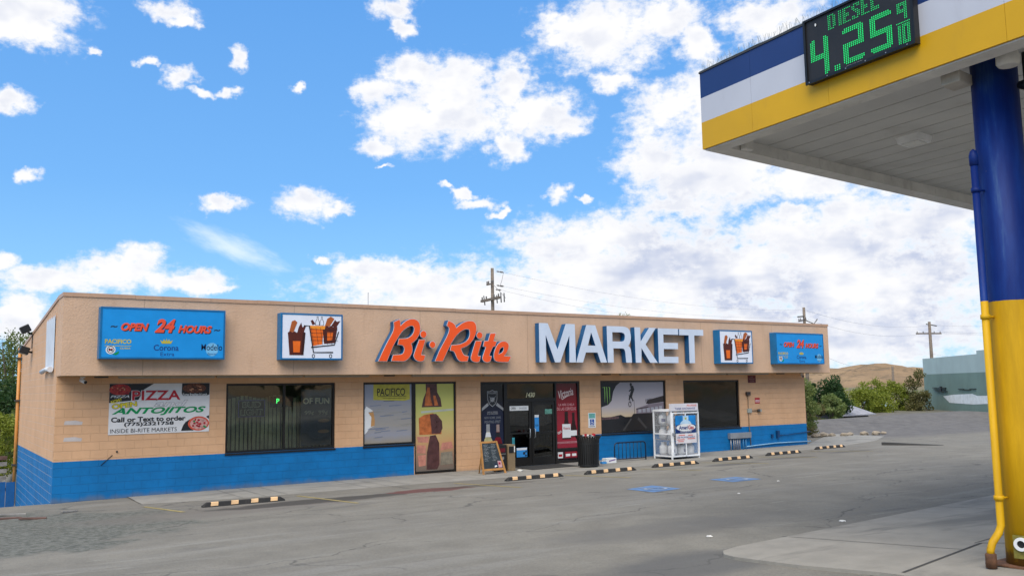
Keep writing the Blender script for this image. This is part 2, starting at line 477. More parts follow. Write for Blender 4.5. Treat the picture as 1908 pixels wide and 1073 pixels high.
class MB:
    def __init__(s):
        s.bm = bmesh.new(); s.m = []

    def mi(s, m):
        if m not in s.m:
            s.m.append(m)
        return s.m.index(m)

    def face(s, pts, m):
        f = s.bm.faces.new([s.bm.verts.new(p) for p in pts])
        f.material_index = s.mi(m)
        return f

    def box(s, x0, x1, y0, y1, z0, z1, m, M4=None):
        v = [Vector(p) for p in ((x0, y0, z0), (x1, y0, z0), (x1, y1, z0), (x0, y1, z0), (x0, y0, z1), (x1, y0, z1), (x1, y1, z1), (x0, y1, z1))]
        if M4 is not None:
            v = [M4 @ p for p in v]
        vs = [s.bm.verts.new(p) for p in v]
        k = s.mi(m)
        for f in ((0, 3, 2, 1), (4, 5, 6, 7), (0, 1, 5, 4), (1, 2, 6, 5), (2, 3, 7, 6), (3, 0, 4, 7)):
            s.bm.faces.new([vs[i] for i in f]).material_index = k
        return s

    def prism(s, pts, z0, z1, m):
        """vertical prism from a plan outline"""
        k = s.mi(m)
        a = [s.bm.verts.new((p[0], p[1], z0)) for p in pts]
        b = [s.bm.verts.new((p[0], p[1], z1)) for p in pts]
        s.bm.faces.new(b).material_index = k
        s.bm.faces.new(a[::-1]).material_index = k
        n = len(pts)
        for i in range(n):
            s.bm.faces.new((a[i], a[(i + 1) % n], b[(i + 1) % n], b[i])).material_index = k
        return s

    def hexa(s, v, m):
        vs = [s.bm.verts.new(p) for p in v]
        k = s.mi(m)
        for f in ((0, 3, 2, 1), (4, 5, 6, 7), (0, 1, 5, 4), (1, 2, 6, 5), (2, 3, 7, 6), (3, 0, 4, 7)):
            s.bm.faces.new([vs[i] for i in f]).material_index = k
        return s

    def tube(s, path, r, m, n=8, cap=True, smooth=True):
        path = [Vector(p) for p in path]
        k = s.mi(m)
        rings = []
        for i, p in enumerate(path):
            a = path[max(0, i - 1)]; b = path[min(len(path) - 1, i + 1)]
            d = (b - a).normalized()
            u = d.orthogonal().normalized() if i == 0 else (rings_u - d * rings_u.dot(d)).normalized()
            rings_u = u
            v = d.cross(u)
            rr = r[i] if isinstance(r, (list, tuple)) else r
            rings.append([s.bm.verts.new(p + (u * math.cos(2 * math.pi * j / n) + v * math.sin(2 * math.pi * j / n)) * rr) for j in range(n)])
        for a, b in zip(rings, rings[1:]):
            for j in range(n):
                f = s.bm.faces.new((a[j], a[(j + 1) % n], b[(j + 1) % n], b[j]))
                f.material_index = k; f.smooth = smooth
        if cap:
            s.bm.faces.new(rings[0][::-1]).material_index = k
            s.bm.faces.new(rings[-1]).material_index = k
        return s

    def lathe(s, prof, cx, cy, m, n=24, caps=True):
        k = s.mi(m)
        rings = [[s.bm.verts.new((cx + r * math.cos(2 * math.pi * j / n), cy + r * math.sin(2 * math.pi * j / n), z)) for j in range(n)] for r, z in prof]
        for a, b in zip(rings, rings[1:]):
            for j in range(n):
                f = s.bm.faces.new((a[j], a[(j + 1) % n], b[(j + 1) % n], b[j]))
                f.material_index = k; f.smooth = True
        if caps:
            s.bm.faces.new(rings[0][::-1]).material_index = k
            s.bm.faces.new(rings[-1]).material_index = k
        return s

    def add(s, me, m, M4, side=None):
        """copy a mesh in; faces whose local normal is not +Z get the side material"""
        k = s.mi(m); k2 = s.mi(side) if side else k
        vs = [s.bm.verts.new(M4 @ v.co) for v in me.vertices]
        for p in me.polygons:
            try:
                f = s.bm.faces.new([vs[i] for i in p.vertices])
                f.material_index = k if p.normal.z > .5 else k2
            except ValueError:
                pass
        return s

    def bevel(s, w_, seg=2):
        bmesh.ops.bevel(s.bm, geom=[e for e in s.bm.edges], offset=w_, segments=seg, affect='EDGES', profile=.5)
        return s


def tag(o, label, cat, group=None, kind=None):
    if label: o['label'] = label
    if cat: o['category'] = cat
    if group: o['group'] = group
    if kind: o['kind'] = kind
    return o


def obj(name, mb, parent=None, label=None, cat=None, group=None, kind=None, loc=None, smooth=None):
    me = bpy.data.meshes.new(name)
    bmesh.ops.recalc_face_normals(mb.bm, faces=mb.bm.faces) if smooth != 'keep' else None
    if parent is not None:
        org = Vector(ORG[parent.name])
    elif loc is not None:
        org = Vector(loc)
    else:
        xs = [v.co for v in mb.bm.verts]
        org = Vector(((min(p.x for p in xs) + max(p.x for p in xs)) / 2, (min(p.y for p in xs) + max(p.y for p in xs)) / 2, min(p.z for p in xs)))
        if kind == 'structure':
            org = Vector((0, 0, 0))
    bmesh.ops.translate(mb.bm, verts=mb.bm.verts, vec=-org)
    mb.bm.to_mesh(me); mb.bm.free()
    for m in mb.m:
        me.materials.append(m)
    o = bpy.data.objects.new(name, me)
    COL.objects.link(o)
    if parent is not None:
        o.parent = parent
    else:
        o.location = org
    ORG[o.name] = tuple(org)
    return tag(o, label, cat, group, kind)


def thing(name, label, cat, loc=(0, 0, 0), group=None):
    o = bpy.data.objects.new(name, None)
    o.empty_display_size = .2
    COL.objects.link(o)
    o.location = loc
    ORG[o.name] = tuple(loc)
    return tag(o, label, cat, group)


def copy_tree(o, parent=None):
    c = o.copy(); COL.objects.link(c)
    if parent is not None:
        c.parent = parent
    for ch in o.children:
        copy_tree(ch, c)
    return c


class Frame:
    """a flat working plane: origin, right, up; normal is towards the viewer side"""
    def __init__(s, O, e1=(1, 0, 0), e2=(0, 0, 1)):
        s.O = Vector(O); s.e1 = Vector(e1).normalized(); s.e2 = Vector(e2).normalized()
        s.n = s.e1.cross(s.e2).normalized()

    def M(s, k=0.0):
        M4 = Matrix((s.e1, s.e2, s.n)).transposed().to_4x4()
        M4.translation = s.O + s.n * k
        return M4


def FR(y):
    return Frame((0, y, 0))


def fill_mesh(polys, depth=0.0, offset=0.0):
    cu = bpy.data.curves.new('c', 'CURVE')
    cu.dimensions = '2D'; cu.fill_mode = 'BOTH' if depth else 'FRONT'
    cu.extrude = depth / 2; cu.offset = offset
    for pts in polys:
        sp = cu.splines.new('POLY')
        sp.points.add(len(pts) - 1)
        for q, p in zip(sp.points, pts):
            q.co = (p[0], p[1], 0, 1)
        sp.use_cyclic_u = True
    o = bpy.data.objects.new('c', cu)
    me = bpy.data.meshes.new_from_object(o)
    bpy.data.objects.remove(o); bpy.data.curves.remove(cu)
    return me


def text_mesh(s, bold=0.0, shear=0.0, space=1.0, depth=0.0):
    cu = bpy.data.curves.new('t', 'FONT')
    cu.body = s; cu.shear = shear; cu.offset = bold; cu.space_character = space
    cu.align_x = 'CENTER'; cu.resolution_u = 4; cu.extrude = depth
    o = bpy.data.objects.new('t', cu)
    me = bpy.data.meshes.new_from_object(o)
    bpy.data.objects.remove(o); bpy.data.curves.remove(cu)
    return me


def put_text(mb, fr, s, cx, cz, w_, h_, k, m, bold=0.0, shear=0.0, space=1.0, rot=0.0):
    me = text_mesh(s, bold, shear, space)
    xs = [v.co.x for v in me.vertices]; ys = [v.co.y for v in me.vertices]
    if not xs:
        return
    bx, by = (min(xs) + max(xs)) / 2, (min(ys) + max(ys)) / 2
    T = Matrix.Translation((cx, cz, 0)) @ Matrix.Rotation(rot, 4, 'Z') @ Matrix.Diagonal((w_ / (max(xs) - min(xs)), h_ / (max(ys) - min(ys)), 1, 1)) @ Matrix.Translation((-bx, -by, 0))
    mb.add(me, m, fr.M(k) @ T)
    bpy.data.meshes.remove(me)


def lettering(parent, fr, s, cx, cz, w_, h_, k, m, name='lettering', **kw):
    mb = MB()
    put_text(mb, fr, s, cx, cz, w_, h_, k, m, **kw)
    return obj(name, mb, parent)


def shape(mb, fr, pts, k, m):
    me = fill_mesh([pts])
    mb.add(me, m, fr.M(k))
    bpy.data.meshes.remove(me)
    return mb


def ell(cx, cz, rx, rz, n=28, a0=0, a1=2 * math.pi):
    return [(cx + rx * math.cos(a0 + (a1 - a0) * i / n), cz + rz * math.sin(a0 + (a1 - a0) * i / n)) for i in range(n)]


def rect(x0, x1, z0, z1):
    return [(x0, z0), (x1, z0), (x1, z1), (x0, z1)]


def decal(name, parent, fr, polys, k, m):
    for p in polys:
        mb = MB()
        shape(mb, fr, p, k, m)
        o = obj(name, mb, parent)
    return o


def stroke(pts, wd):
    """outline of a poly-line drawn with a given width (tapered list or number)"""
    L, Rr = [], []
    n = len(pts)
    for i in range(n):
        a = Vector(pts[max(0, i - 1)]); b = Vector(pts[min(n - 1, i + 1)])
        d = (b - a).normalized(); nn = Vector((-d.y, d.x))
        ww = (wd[i] if isinstance(wd, (list, tuple)) else wd) / 2
        L.append(tuple(Vector(pts[i]) + nn * ww)); Rr.append(tuple(Vector(pts[i]) - nn * ww))
    return L + Rr[::-1]


# common materials
M_wall = wall_mat('painted_block', 'x')
M_side = wall_mat('painted_block_side', 'y', mortar_light=True)
M_stucco = stucco_mat()
M_cop = mat('coping_metal', C(214, 172, 140, .72), .45, var=.06, dirt=.25)
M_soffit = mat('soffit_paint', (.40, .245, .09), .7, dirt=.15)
M_bronze = mat('bronze_frame', (.018, .016, .014), .35, .3, spec=.5)
M_black = mat('black_paint', (.012, .012, .012), .45)
M_rub = mat('black_rubber', (.022, .021, .020), .75, bump=.003, bscale=60, dirt=.3)
M_white = mat('white_paint', (.74, .75, .76), .45, dirt=.12)
M_wht2 = mat('white_print', (.72, .72, .70), .4, var=.04)
M_sil = mat('silver_trim', (.62, .62, .62), .35, .4)
M_orange = mat('orange_acrylic', C(244, 88, 26, .95), .32, var=.04, spec=.5)
M_mark = mat('white_acrylic', C(208, 218, 232, .92), .34, var=.04, spec=.5)
M_sgnblue = mat('sign_box_blue', C(14, 112, 168, .8), .4, dirt=.10)
M_letside = mat('letter_side_blue', C(20, 96, 150, .75), .45, dirt=.15)
M_faceblue = mat('sign_face_blue', C(18, 150, 226, .85), .32, var=.05, spec=.5)
M_red = mat('red_print', C(190, 24, 40, .8), .4)
M_green = mat('green_print', C(0, 150, 84, .8), .4)
M_ink = mat('black_print', (.014, .014, .016), .4)
M_yel = mat('yellow_print', C(232, 214, 40, .85), .4)
M_navy = mat('navy_print', C(16, 26, 58, .7), .25, spec=.6)
M_crim = mat('crimson_print', C(170, 26, 46, .75), .25, spec=.6)
M_gal = mat('galvanised_metal', (.34, .35, .36), .45, .5, dirt=.15)
M_pipeblue = mat('pipe_painted_blue', C(70, 140, 190, .8), .5)
M_conc = concrete_mat('pale_concrete', (.262, .248, .218), .6)
M_slab = concrete_mat('slab_concrete', (.262, .242, .205), .8)
M_ground = ground_mat()
M_glass = glass_mat('window_glass', (.82, .84, .79), .02)
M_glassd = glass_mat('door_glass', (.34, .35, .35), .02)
M_wood = mat('weathered_pole_wood', (.17, .135, .105), .85, var=.3, scale=6, bump=.006, bscale=30)
M_tan = mat('wood_trim', C(196, 140, 76, .75), .6, var=.2, scale=8)
M_grey = mat('dark_grey_metal', (.06, .06, .062), .5, .3)


# ------------------------------------------------------------------ ground
def sm(a, b, x):
    t = max(0.0, min(1.0, (x - a) / (b - a)))
    return t * t * (3 - 2 * t)


def zg(x, y):
    z = .004 * max(0, min(30, x)) + .04 * max(0, min(26, -1 - y))
    z -= .115 * max(0, min(9.5, y - .757)) * max(0, min(1, (.5 - x) / .4))
    dip = sm(0, 5, y - 10.5 - .12 * (x - 40)) * sm(29, 33, x) * sm(64, 54, x)
    z += .42 * math.exp(-((y - 9.6 - .12 * (x - 40)) / 2.6) ** 2) * sm(33, 38, x) * sm(66, 58, x)
    return z - 1.6 * dip


def axis_vals(pts):
    out = []
    for a, b, s in pts:
        n = max(1, round((b - a) / s))
        out += [a + (b - a) * i / n for i in range(n)]
    return out + [pts[-1][1]]


def sheet(name, xs, ys, zf, m, keep=None, **kw):
    mb = MB()
    g = [[mb.bm.verts.new((x, y, zf(x, y))) for y in ys] for x in xs]
    k = mb.mi(m)
    for i in range(len(xs) - 1):
        for j in range(len(ys) - 1):
            f = mb.bm.faces.new((g[i][j], g[i + 1][j], g[i + 1][j + 1], g[i][j + 1]))
            f.material_index = k; f.smooth = True
    return obj(name, mb, **kw)


xs = axis_vals([(-1500, -100, 200), (-100, -20, 16), (-20, -2, 1), (-2, .4, .2), (.4, 28, 1.2), (28, 66, 1), (66, 120, 9), (120, 1500, 138)])
ys = axis_vals([(-1500, -100, 200), (-100, -28, 8), (-28, -2, 1), (-2, 14, .5), (14, 40, 2), (40, 100, 10), (100, 1500, 140)])
sheet('ground', xs, ys, zg, M_ground, kind='structure')

# pavement in front of the shop: plan outline swept as a strip
edge = [(-.15, -.2), (1.6, -.9), (4, -1.6), (8, -1.75), (12, -2.25), (18, -2.2), (23, -1.55), (28, -.75), (31.5, .2), (34.6, 1.9)]


def edge_y(x):
    for (a, b), (c, d) in zip(edge, edge[1:]):
        if a <= x <= c:
            return b + (d - b) * (x - a) / (c - a)
    return edge[-1][1]


mb = MB()
xv = [1.7 + (34.6 - 1.7) * i / 60 for i in range(61)]
for x0, x1 in zip(xv, xv[1:]):
    def top_y(x):
        return .757 if x < 27.8 else (.757 + (x - 27.8) * .6 if x < 34.6 else 4.6)
    p = [(x0, edge_y(x0)), (x1, edge_y(x1)), (x1, top_y(x1)), (x0, top_y(x0))]
    nseg = 4
    for i in range(nseg):
        q = []
        for (ex, ey), (tx, ty), (f0) in ((p[0], p[3], i / nseg), (p[1], p[2], i / nseg), (p[1], p[2], (i + 1) / nseg), (p[0], p[3], (i + 1) / nseg)):
            yy = ey + (ty - ey) * f0
            q.append((ex, yy, zg(ex, yy) + .016 * min(1, f0 * 8 + .15)))
        mb.face(q, M_conc)
    if abs((x0 / 1.74) % 2) < 1:   # control joints
        mb.face([(x0, p[0][1], zg(x0, p[0][1]) + .012), (x0 + .012, p[0][1], zg(x0, p[0][1]) + .012), (x0 + .012, p[3][1], zg(x0, .7) + .021), (x0, p[3][1], zg(x0, .7) + .021)], mat('joint_dark', (.09, .085, .08), .9))
bmesh.ops.remove_doubles(mb.bm, verts=mb.bm.verts, dist=.0005)
obj('pavement', mb, kind='structure')

# concrete slab round the pump island
mb = MB()
nose = [(5.55, -15.86), (5.24, -15.96), (5.06, -16.14), (5.0, -16.36), (5.04, -17.2), (5.24, -18.03), (5.6, -26)]
outl = nose + [(44, -26), (44, -11.9), (13.2, -15.05)]
def slab_z(x, y): return zg(x, y) + .035
xs_ = sorted(set([p[0] for p in outl]))
tv = [mb.bm.verts.new((x, y, slab_z(x, y))) for x, y in outl]
bv = [mb.bm.verts.new((x, y, slab_z(x, y) - .12)) for x, y in outl]
k = mb.mi(M_slab)
mb.bm.faces.new(tv).material_index = k
for i in range(len(outl)):
    j = (i + 1) % len(outl)
    mb.bm.faces.new((bv[i], bv[j], tv[j], tv[i])).material_index = k
bmesh.ops.triangulate(mb.bm, faces=[f for f in mb.bm.faces if len(f.verts) > 4])
MJ = mat('slab_joint', (.055, .052, .048), .9)
def joint(a, b, wd=.02):
    d = (Vector(b) - Vector(a)).normalized(); nn = Vector((-d.y, d.x)) * wd / 2
    q = [Vector(a) + nn, Vector(b) + nn, Vector(b) - nn, Vector(a) - nn]
    mb.face([(p.x, p.y, slab_z(p.x, p.y) + .004) for p in q], MJ)
joint((5.36, -18.2), (7.55, -17.75), .035); joint((7.55, -17.75), (8.3, -18.7), .02)
joint((6.6, -15.8), (7.0, -17.86), .014); joint((10.6, -15.2), (11.2, -18.6), .016); joint((7.5, -17.7), (14, -16.9), .014)
obj('concrete_slab', mb, kind='structure')

# painted bay markings (4 mm sheets that follow the slope)
M_ada = mat('faded_blue_marking', C(110, 150, 200, .62), .7, var=.2, scale=5, dirt=.4)
M_bay = mat('faded_yellow_line', C(190, 172, 110, .55), .75, var=.2, scale=6, dirt=.5)
def marking(pts, m, label, group, cat='road marking'):
    mb = MB()
    mb.face([(x, y, zg(x, y) + .005) for x, y in pts], m)
    return obj('road_marking', mb, label=label, cat=cat, group=group)
def quad_c(cx, cy, a, l, wd):
    e = Vector((math.cos(a), math.sin(a))); n_ = Vector((-e.y, e.x))
    return [tuple(Vector((cx, cy)) + e * sx * l / 2 + n_ * sy * wd / 2) for sx, sy in ((-1, -1), (1, -1), (1, 1), (-1, 1))]
for pts, lb in (([(10.39, -8.2), (10.2, -9.28), (11.12, -9.15), (11.37, -7.95)], 'faded blue painted square on the asphalt, the nearer one to the left'),
                ([(13.2, -7.95), (12.95, -8.95), (13.9, -8.95), (14.12, -7.92)], 'faded blue painted square on the asphalt, the farther one to the right')):
    o = marking(pts, M_ada, lb, 'blue accessible bay squares')
    mbw = MB()
    cx = sum(p[0] for p in pts) / 4; cy = sum(p[1] for p in pts) / 4
    F2 = Frame((cx, cy, zg(cx, cy) + .012), (1, 0, zg(cx + 1, cy) - zg(cx, cy)), (0, 1, zg(cx, cy + 1) - zg(cx, cy)))
    me = fill_mesh([ell(-.02, -.1, .26, .26), ell(-.02, -.1, .19, .19)])
    mbw.add(me, mat('worn_white_line', (.30, .34, .40), .8, dirt=.4), F2.M())
    shape(mbw, F2, stroke([(-.1, .35), (-.06, .05), (.18, .03), (.3, -.25)], .07), .003, mat('worn_white_line', (.30, .34, .40)))
    obj('wheelchair_symbol', mbw, o)
for i, (x0, y0, x1, y1) in enumerate([(1.62, -1.7, 1.95, -4.0), (5.0, -2.3, 5.15, -5.6), (9.2, -2.6, 9.4, -5.5), (12.5, -3.1, 12.75, -5.6), (15.2, -3.2, 15.5, -5.4), (18.1, -2.8, 18.5, -5.2), (21.1, -2.5, 21.5, -4.6), (24.5, -1.9, 25.0, -4.2)]):
    d = Vector((x1 - x0, y1 - y0)).normalized(); n_ = Vector((-d.y, d.x)) * .05
    a, b = Vector((x0, y0)), Vector((x1, y1))
    wh = ['left of the first wheel stop', 'right of the first wheel stop', 'left of the entrance wheel stop', 'right of the entrance wheel stop', 'in front of the bike rack', 'in front of the gas cage', 'in front of the electrical box', 'nearest the right end of the shop'][i]
    marking([tuple(a + n_), tuple(b + n_), tuple(b - n_), tuple(a - n_)], M_bay, 'worn yellow parking bay line on the asphalt ' + wh, 'parking bay lines')

# ------------------------------------------------------------------ hills
def hill_mat():
    m = bpy.data.materials.new('dry_grass_hill'); m.use_nodes = True
    t = NT(m.node_tree); b = t.n['Principled BSDF']
    tcn = t.new('ShaderNodeTexCoord').outputs['Object']
    g = t.mix(t.step(t.noise(tcn, .012, 6, .6), .35, .65), (.235, .160, .095), (.345, .235, .135))
    g = t.mix(t.math('MULTIPLY', t.step(t.noise(t.vmath('MULTIPLY', tcn, (1, 1, 3)), .05, 8, .75, .5), .50, .62), .75), g, (.105, .082, .055))
    g = t.mix(t.math('MULTIPLY', t.step(t.noise(tcn, .35, 4, .7), .56, .68), .6), g, (.085, .078, .045))
    t.l.new(g, b.inputs['Base Color']); b.inputs['Roughness'].default_value = .95; b.inputs['Specular IOR Level'].default_value = .1
    return m
M_hill = hill_mat()
def hill(name, cx, cy, rx, ry, h, n=46):
    def zf(x, y):
        u = math.hypot((x - cx) / rx, (y - cy) / ry)
        e = max(0, 1 - u) ** 1.3 if u < 1 else 0
        q = noise.fractal(Vector((x / 55, y / 55, cx)), 1.0, 2.0, 5)
        return -1.0 + h * e * (1 + .32 * q) + (1.6 * q * min(1, e * 4))
    xs = [cx - rx + 2 * rx * i / n for i in range(n + 1)]; ys = [cy - ry + 2 * ry * i / n for i in range(n + 1)]
    return sheet(name, xs, ys, zf, M_hill, kind='structure')
hill('hill', 590, 400, 150, 190, 19)
hill('hill', 690, 250, 160, 120, 13)
hill('hill', 900, 640, 300, 260, 18)
hill('hill', 80, -330, 330, 150, 46)
hill('hill', 380, -260, 260, 170, 58)
hill('hill', -240, -260, 220, 150, 30)

# ------------------------------------------------------------------ the shop
Y0 = .757
W = 28.44
WR = 27.75
ZB, ZT = 3.037, 5.0
shop = thing('store_building', 'long low peach and blue painted convenience store with flat roof and overhanging fascia', 'building', (0, 0, 0))
mb = MB()
WT = .2
openings = [(4.1, 7.2, .968, 2.82), (8.07, 9.74, .968, 2.82), (9.74, 11.2, .03, 2.82), (12.08, 16.05, .03, 2.80), (16.95, 20.02, .968, 2.80), (20.89, 23.87, .968, 2.78)]
x = 0.0
for (a, b, z0, z1) in openings:
    if a > x + .001:
        mb.box(x, a, Y0, Y0 + WT, -.4, ZB, M_wall)
    if z0 > .1:
        mb.box(a, b, Y0, Y0 + WT, -.4, z0, M_wall)
    else:
        mb.box(a, b, Y0, Y0 + WT, -.4, zg(a, Y0) + .018, M_wall)
    mb.box(a, b, Y0, Y0 + WT, z1, ZB, M_wall)
    x = b
mb.box(x, WR, Y0, Y0 + WT, -.4, ZB, M_wall)
obj('front_wall', mb, shop)
YB = 10.5
mb = MB()
zs = lambda y: 5.0 - (y - Y0) * .0852
for x0, x1 in ((0, .2), (WR - .2, WR)):
    y0 = Y0 + WT
    y00 = Y0
    mb.hexa([(x0, y0, -1.8), (x1, y0, -1.8), (x1, YB, -1.8), (x0, YB, -1.8), (x0, y0, zs(y0)), (x1, y0, zs(y0)), (x1, YB, zs(YB)), (x0, YB, zs(YB))], M_side)
mb.box(.2, WR - .2, YB - .2, YB, -1.8, zs(YB) - .004, M_side)
obj('side_wall', mb, shop)
mb = MB()
mb.box(-.003, W, 0, Y0 + WT + .003, ZB, ZT, M_stucco)
obj('fascia', mb, shop)
mb = MB()
xj = [-.02] + [1.6 + 3.05 * i for i in range(9)] + [W + .02]
for a, b in zip(xj, xj[1:]):
    dz_ = random.Random(int(a * 10)).uniform(-.004, .006)
    mb.box(a + .002, b - .002, -.022, Y0 + WT + .02, ZT - .075 + dz_, ZT + .022 + dz_, M_cop)
for y0, y1 in ((Y0 + WT + .02, 5.5), (5.505, YB + .02)):
    mb.hexa([(-.025, y0, zs(y0) - .06), (.225, y0, zs(y0) - .06), (.225, y1, zs(y1) - .06), (-.025, y1, zs(y1) - .06), (-.025, y0, zs(y0) + .02), (.225, y0, zs(y0) + .02), (.225, y1, zs(y1) + .02), (-.025, y1, zs(y1) + .02)], M_cop)
obj('coping', mb, shop)
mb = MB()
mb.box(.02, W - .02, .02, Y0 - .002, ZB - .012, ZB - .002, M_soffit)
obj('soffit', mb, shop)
mb = MB()
mb.hexa([(.2, Y0 + WT, 4.2), (WR - .2, Y0 + WT, 4.2), (WR - .2, YB - .2, 3.7), (.2, YB - .2, 3.7), (.2, Y0 + WT, 4.3), (WR - .2, Y0 + WT, 4.3), (WR - .2, YB - .2, 3.8), (.2, YB - .2, 3.8)], mat('roof_membrane', (.4, .39, .37), .8))
obj('roof', mb, shop)
# interior
M_int = mat('interior_paint', (.22, .20, .17), .8)
M_floor = mat('interior_floor', (.16, .155, .15), .4)
mb = MB()
mb.box(.2, WR - .2, Y0 + WT, YB - .2, -.1, .04, M_floor)
obj('floor', mb, shop)
mb = MB()
mb.box(.2, WR - .2, 8.0, 8.1, .04, 3.2, M_int)
mb.box(.2, WR - .2, Y0 + WT, 8.0, 3.2, 3.25, mat('ceiling_tile', (.30, .30, .29), .8))
for xx in (7.7, 20.4):
    mb.box(xx, xx + .1, Y0 + WT, 8.0, .04, 3.2, M_int)
obj('interior_wall', mb, shop)
M_lamp = mat('lamp_tube', (.9, .95, .92), .5, emit=3.2)
for (x0, x1, y) in ((13.2, 15.6, 4.9), (15.9, 18.2, 4.9), (14.6, 15.9, 6.4), (14.7, 16.0, 6.9), (9.2, 11.4, 4.6), (4.0, 5.2, 5.2)):
    mb = MB(); mb.box(x0, x1, y, y + .10, 3.12, 3.19, M_lamp)
    obj('ceiling_light', mb, shop)
# soffit battens and vents
M_bat = mat('batten_white', (.34, .325, .29), .5, dirt=.15)
for a, b in ((1.35, 3.7), (3.75, 6.1), (6.15, 8.1), (9.5, 11.9), (12.0, 14.3), (14.35, 16.7), (17.6, 20.2), (20.3, 22.8), (22.9, 25.2)):
    mb = MB(); mb.box(a, b, .40, .52, ZB - .055, ZB - .012, M_bat)
    mb.box(a + .02, b - .02, .425, .495, ZB - .066, ZB - .056, M_bat)
    obj('light_batten', mb, shop)
for a in (.95, 8.75, 16.95, 25.9):
    mb = MB()
    mb.lathe([(.16, ZB - .05), (.17, ZB - .012)], a, .42, M_grey, 18)
    obj('soffit_vent', mb, shop)


def window(x0, x1, z0, z1, mull=(), glass=M_glass, name='window'):
    f = MB(); t = .06; y0, y1 = Y0 + .045, Y0 + .125
    f.box(x0, x0 + t, y0, y1, z0, z1, M_bronze); f.box(x1 - t, x1, y0, y1, z0, z1, M_bronze)
    f.box(x0 + t, x1 - t, y0, y1, z1 - t, z1, M_bronze); f.box(x0 + t, x1 - t, y0, y1, z0, z0 + t, M_bronze)
    for mx in mull:
        f.box(mx - .03, mx + .03, y0 + .001, y1 - .001, z0 + t, z1 - t, M_bronze)
    o = obj(name, f, shop)
    g = MB(); g.box(x0 + t, x1 - t, Y0 + .085, Y0 + .091, z0 + t, z1 - t, glass)
    obj('pane', g, o)
    s = MB(); s.box(x0 - .01, x1 + .01, Y0 - .03, Y0 + .044, z0 - .05, z0 - .003, M_bronze)
    if z0 > .5:
        obj('sill', s, o)
    else:
        s.bm.free()
    return o


window(4.1, 7.2, .968, 2.82, (5.72,))
window(8.07, 9.74, .968, 2.82)
window(9.74, 11.2, .06, 2.82)
window(16.95, 20.02, .968, 2.80)
window(20.89, 23.87, .968, 2.78)
# entrance
f = MB(); y0, y1 = Y0 + .03, Y0 + .13; z0, z1 = .068, 2.80
for a, b in ((12.08, 12.14), (12.985, 13.105), (15.015, 15.075), (15.97, 16.05)):
    f.box(a, b, y0, y1, z0, z1, M_bronze)
for a, b in ((12.14, 12.985), (13.105, 15.015), (15.075, 15.97)):
    f.box(a, b, y0, y1, 2.73, z1, M_bronze)
f.box(13.105, 15.015, y0, y1, 2.14, 2.24, M_bronze)
for a, b in ((12.14, 12.985), (15.075, 15.97)):
    f.box(a, b, y0, y1, z0, .17, M_bronze)
    f.box(a, b, y0 + .002, y1 - .002, .50, .56, M_bronze)
ent = obj('entrance_frame', f, shop)
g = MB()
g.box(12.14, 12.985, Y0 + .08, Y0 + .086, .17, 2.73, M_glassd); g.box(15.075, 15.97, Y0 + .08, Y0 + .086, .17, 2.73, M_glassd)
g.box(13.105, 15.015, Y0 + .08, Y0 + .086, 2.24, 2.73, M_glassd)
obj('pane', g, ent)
for a, b, hx in ((13.12, 14.05, 13.96), (14.07, 15.0, 14.16)):
    d = MB(); y0, y1 = Y0 + .05, Y0 + .105; s = .085
    d.box(a, a + s, y0, y1, .085, 2.13, M_bronze); d.box(b - s, b, y0, y1, .085, 2.13, M_bronze)
    d.box(a + s, b - s, y0, y1, 2.03, 2.13, M_bronze); d.box(a + s, b - s, y0, y1, .085, .34, M_bronze)
    d.box(a + s, b - s, y0, y1, 1.10, 1.15, M_bronze)
    do = obj('door', d, shop)
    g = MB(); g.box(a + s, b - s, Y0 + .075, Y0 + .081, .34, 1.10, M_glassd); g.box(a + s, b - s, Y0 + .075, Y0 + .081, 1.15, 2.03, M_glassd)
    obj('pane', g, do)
    h = MB(); h.tube([(hx, Y0 + .048, 1.27), (hx, Y0 - .02, 1.25), (hx, Y0 - .02, .98), (hx, Y0 + .048, .96)], .014, M_gal)
    obj('handle', h, do)
# house number above the doors
lettering(ent, FR(Y0 + .075), '1430', 14.05, 2.36, .36, .16, .003, mat('number_cream', C(214, 210, 170, .85), .5), name='house_number', bold=.03, shear=.3)
# right end downpipe, roof pipe
mb = MB(); mb.tube([(-.07, 10.40, zs(10.4) - .02), (-.07, 10.40, -.95)], .05, mat('downpipe_ochre', C(216, 152, 80, .8), .5, dirt=.2), 10)
for z in (.3, 2.4, 3.8):
    mb.box(-.16, .0, 10.30, 10.50, z, z + .05, M_grey)
obj('downpipe', mb, shop)
mb = MB(); mb.tube([(8.5, 1.4, 4.2), (8.5, 1.4, 5.55)], .012, M_gal, 6)
obj('roof_antenna', mb, shop)
# patched paint on the left of the front wall
for z in (1.86, 1.46):
    mb = MB()
    shape(mb, FR(Y0), [(.2, z), (.6, z - .01), (.62, z + .06), (.45, z + .1), (.22, z + .09)], .003, mat('paint_patch', C(206, 196, 190, .8), .7, dirt=.1))
    obj('paint_patch', mb, shop)
# bare anchor and scratched cable below the banner
mb = MB(); mb.tube([(1.06, Y0 - .012, .84), (1.32, Y0 - .012, 1.08)], .008, M_black, 5); mb.lathe([(.02, 1.14), (.02, 1.18)], 1.42, Y0 - .02, M_black, 8)
obj('loose_cable', mb, shop)

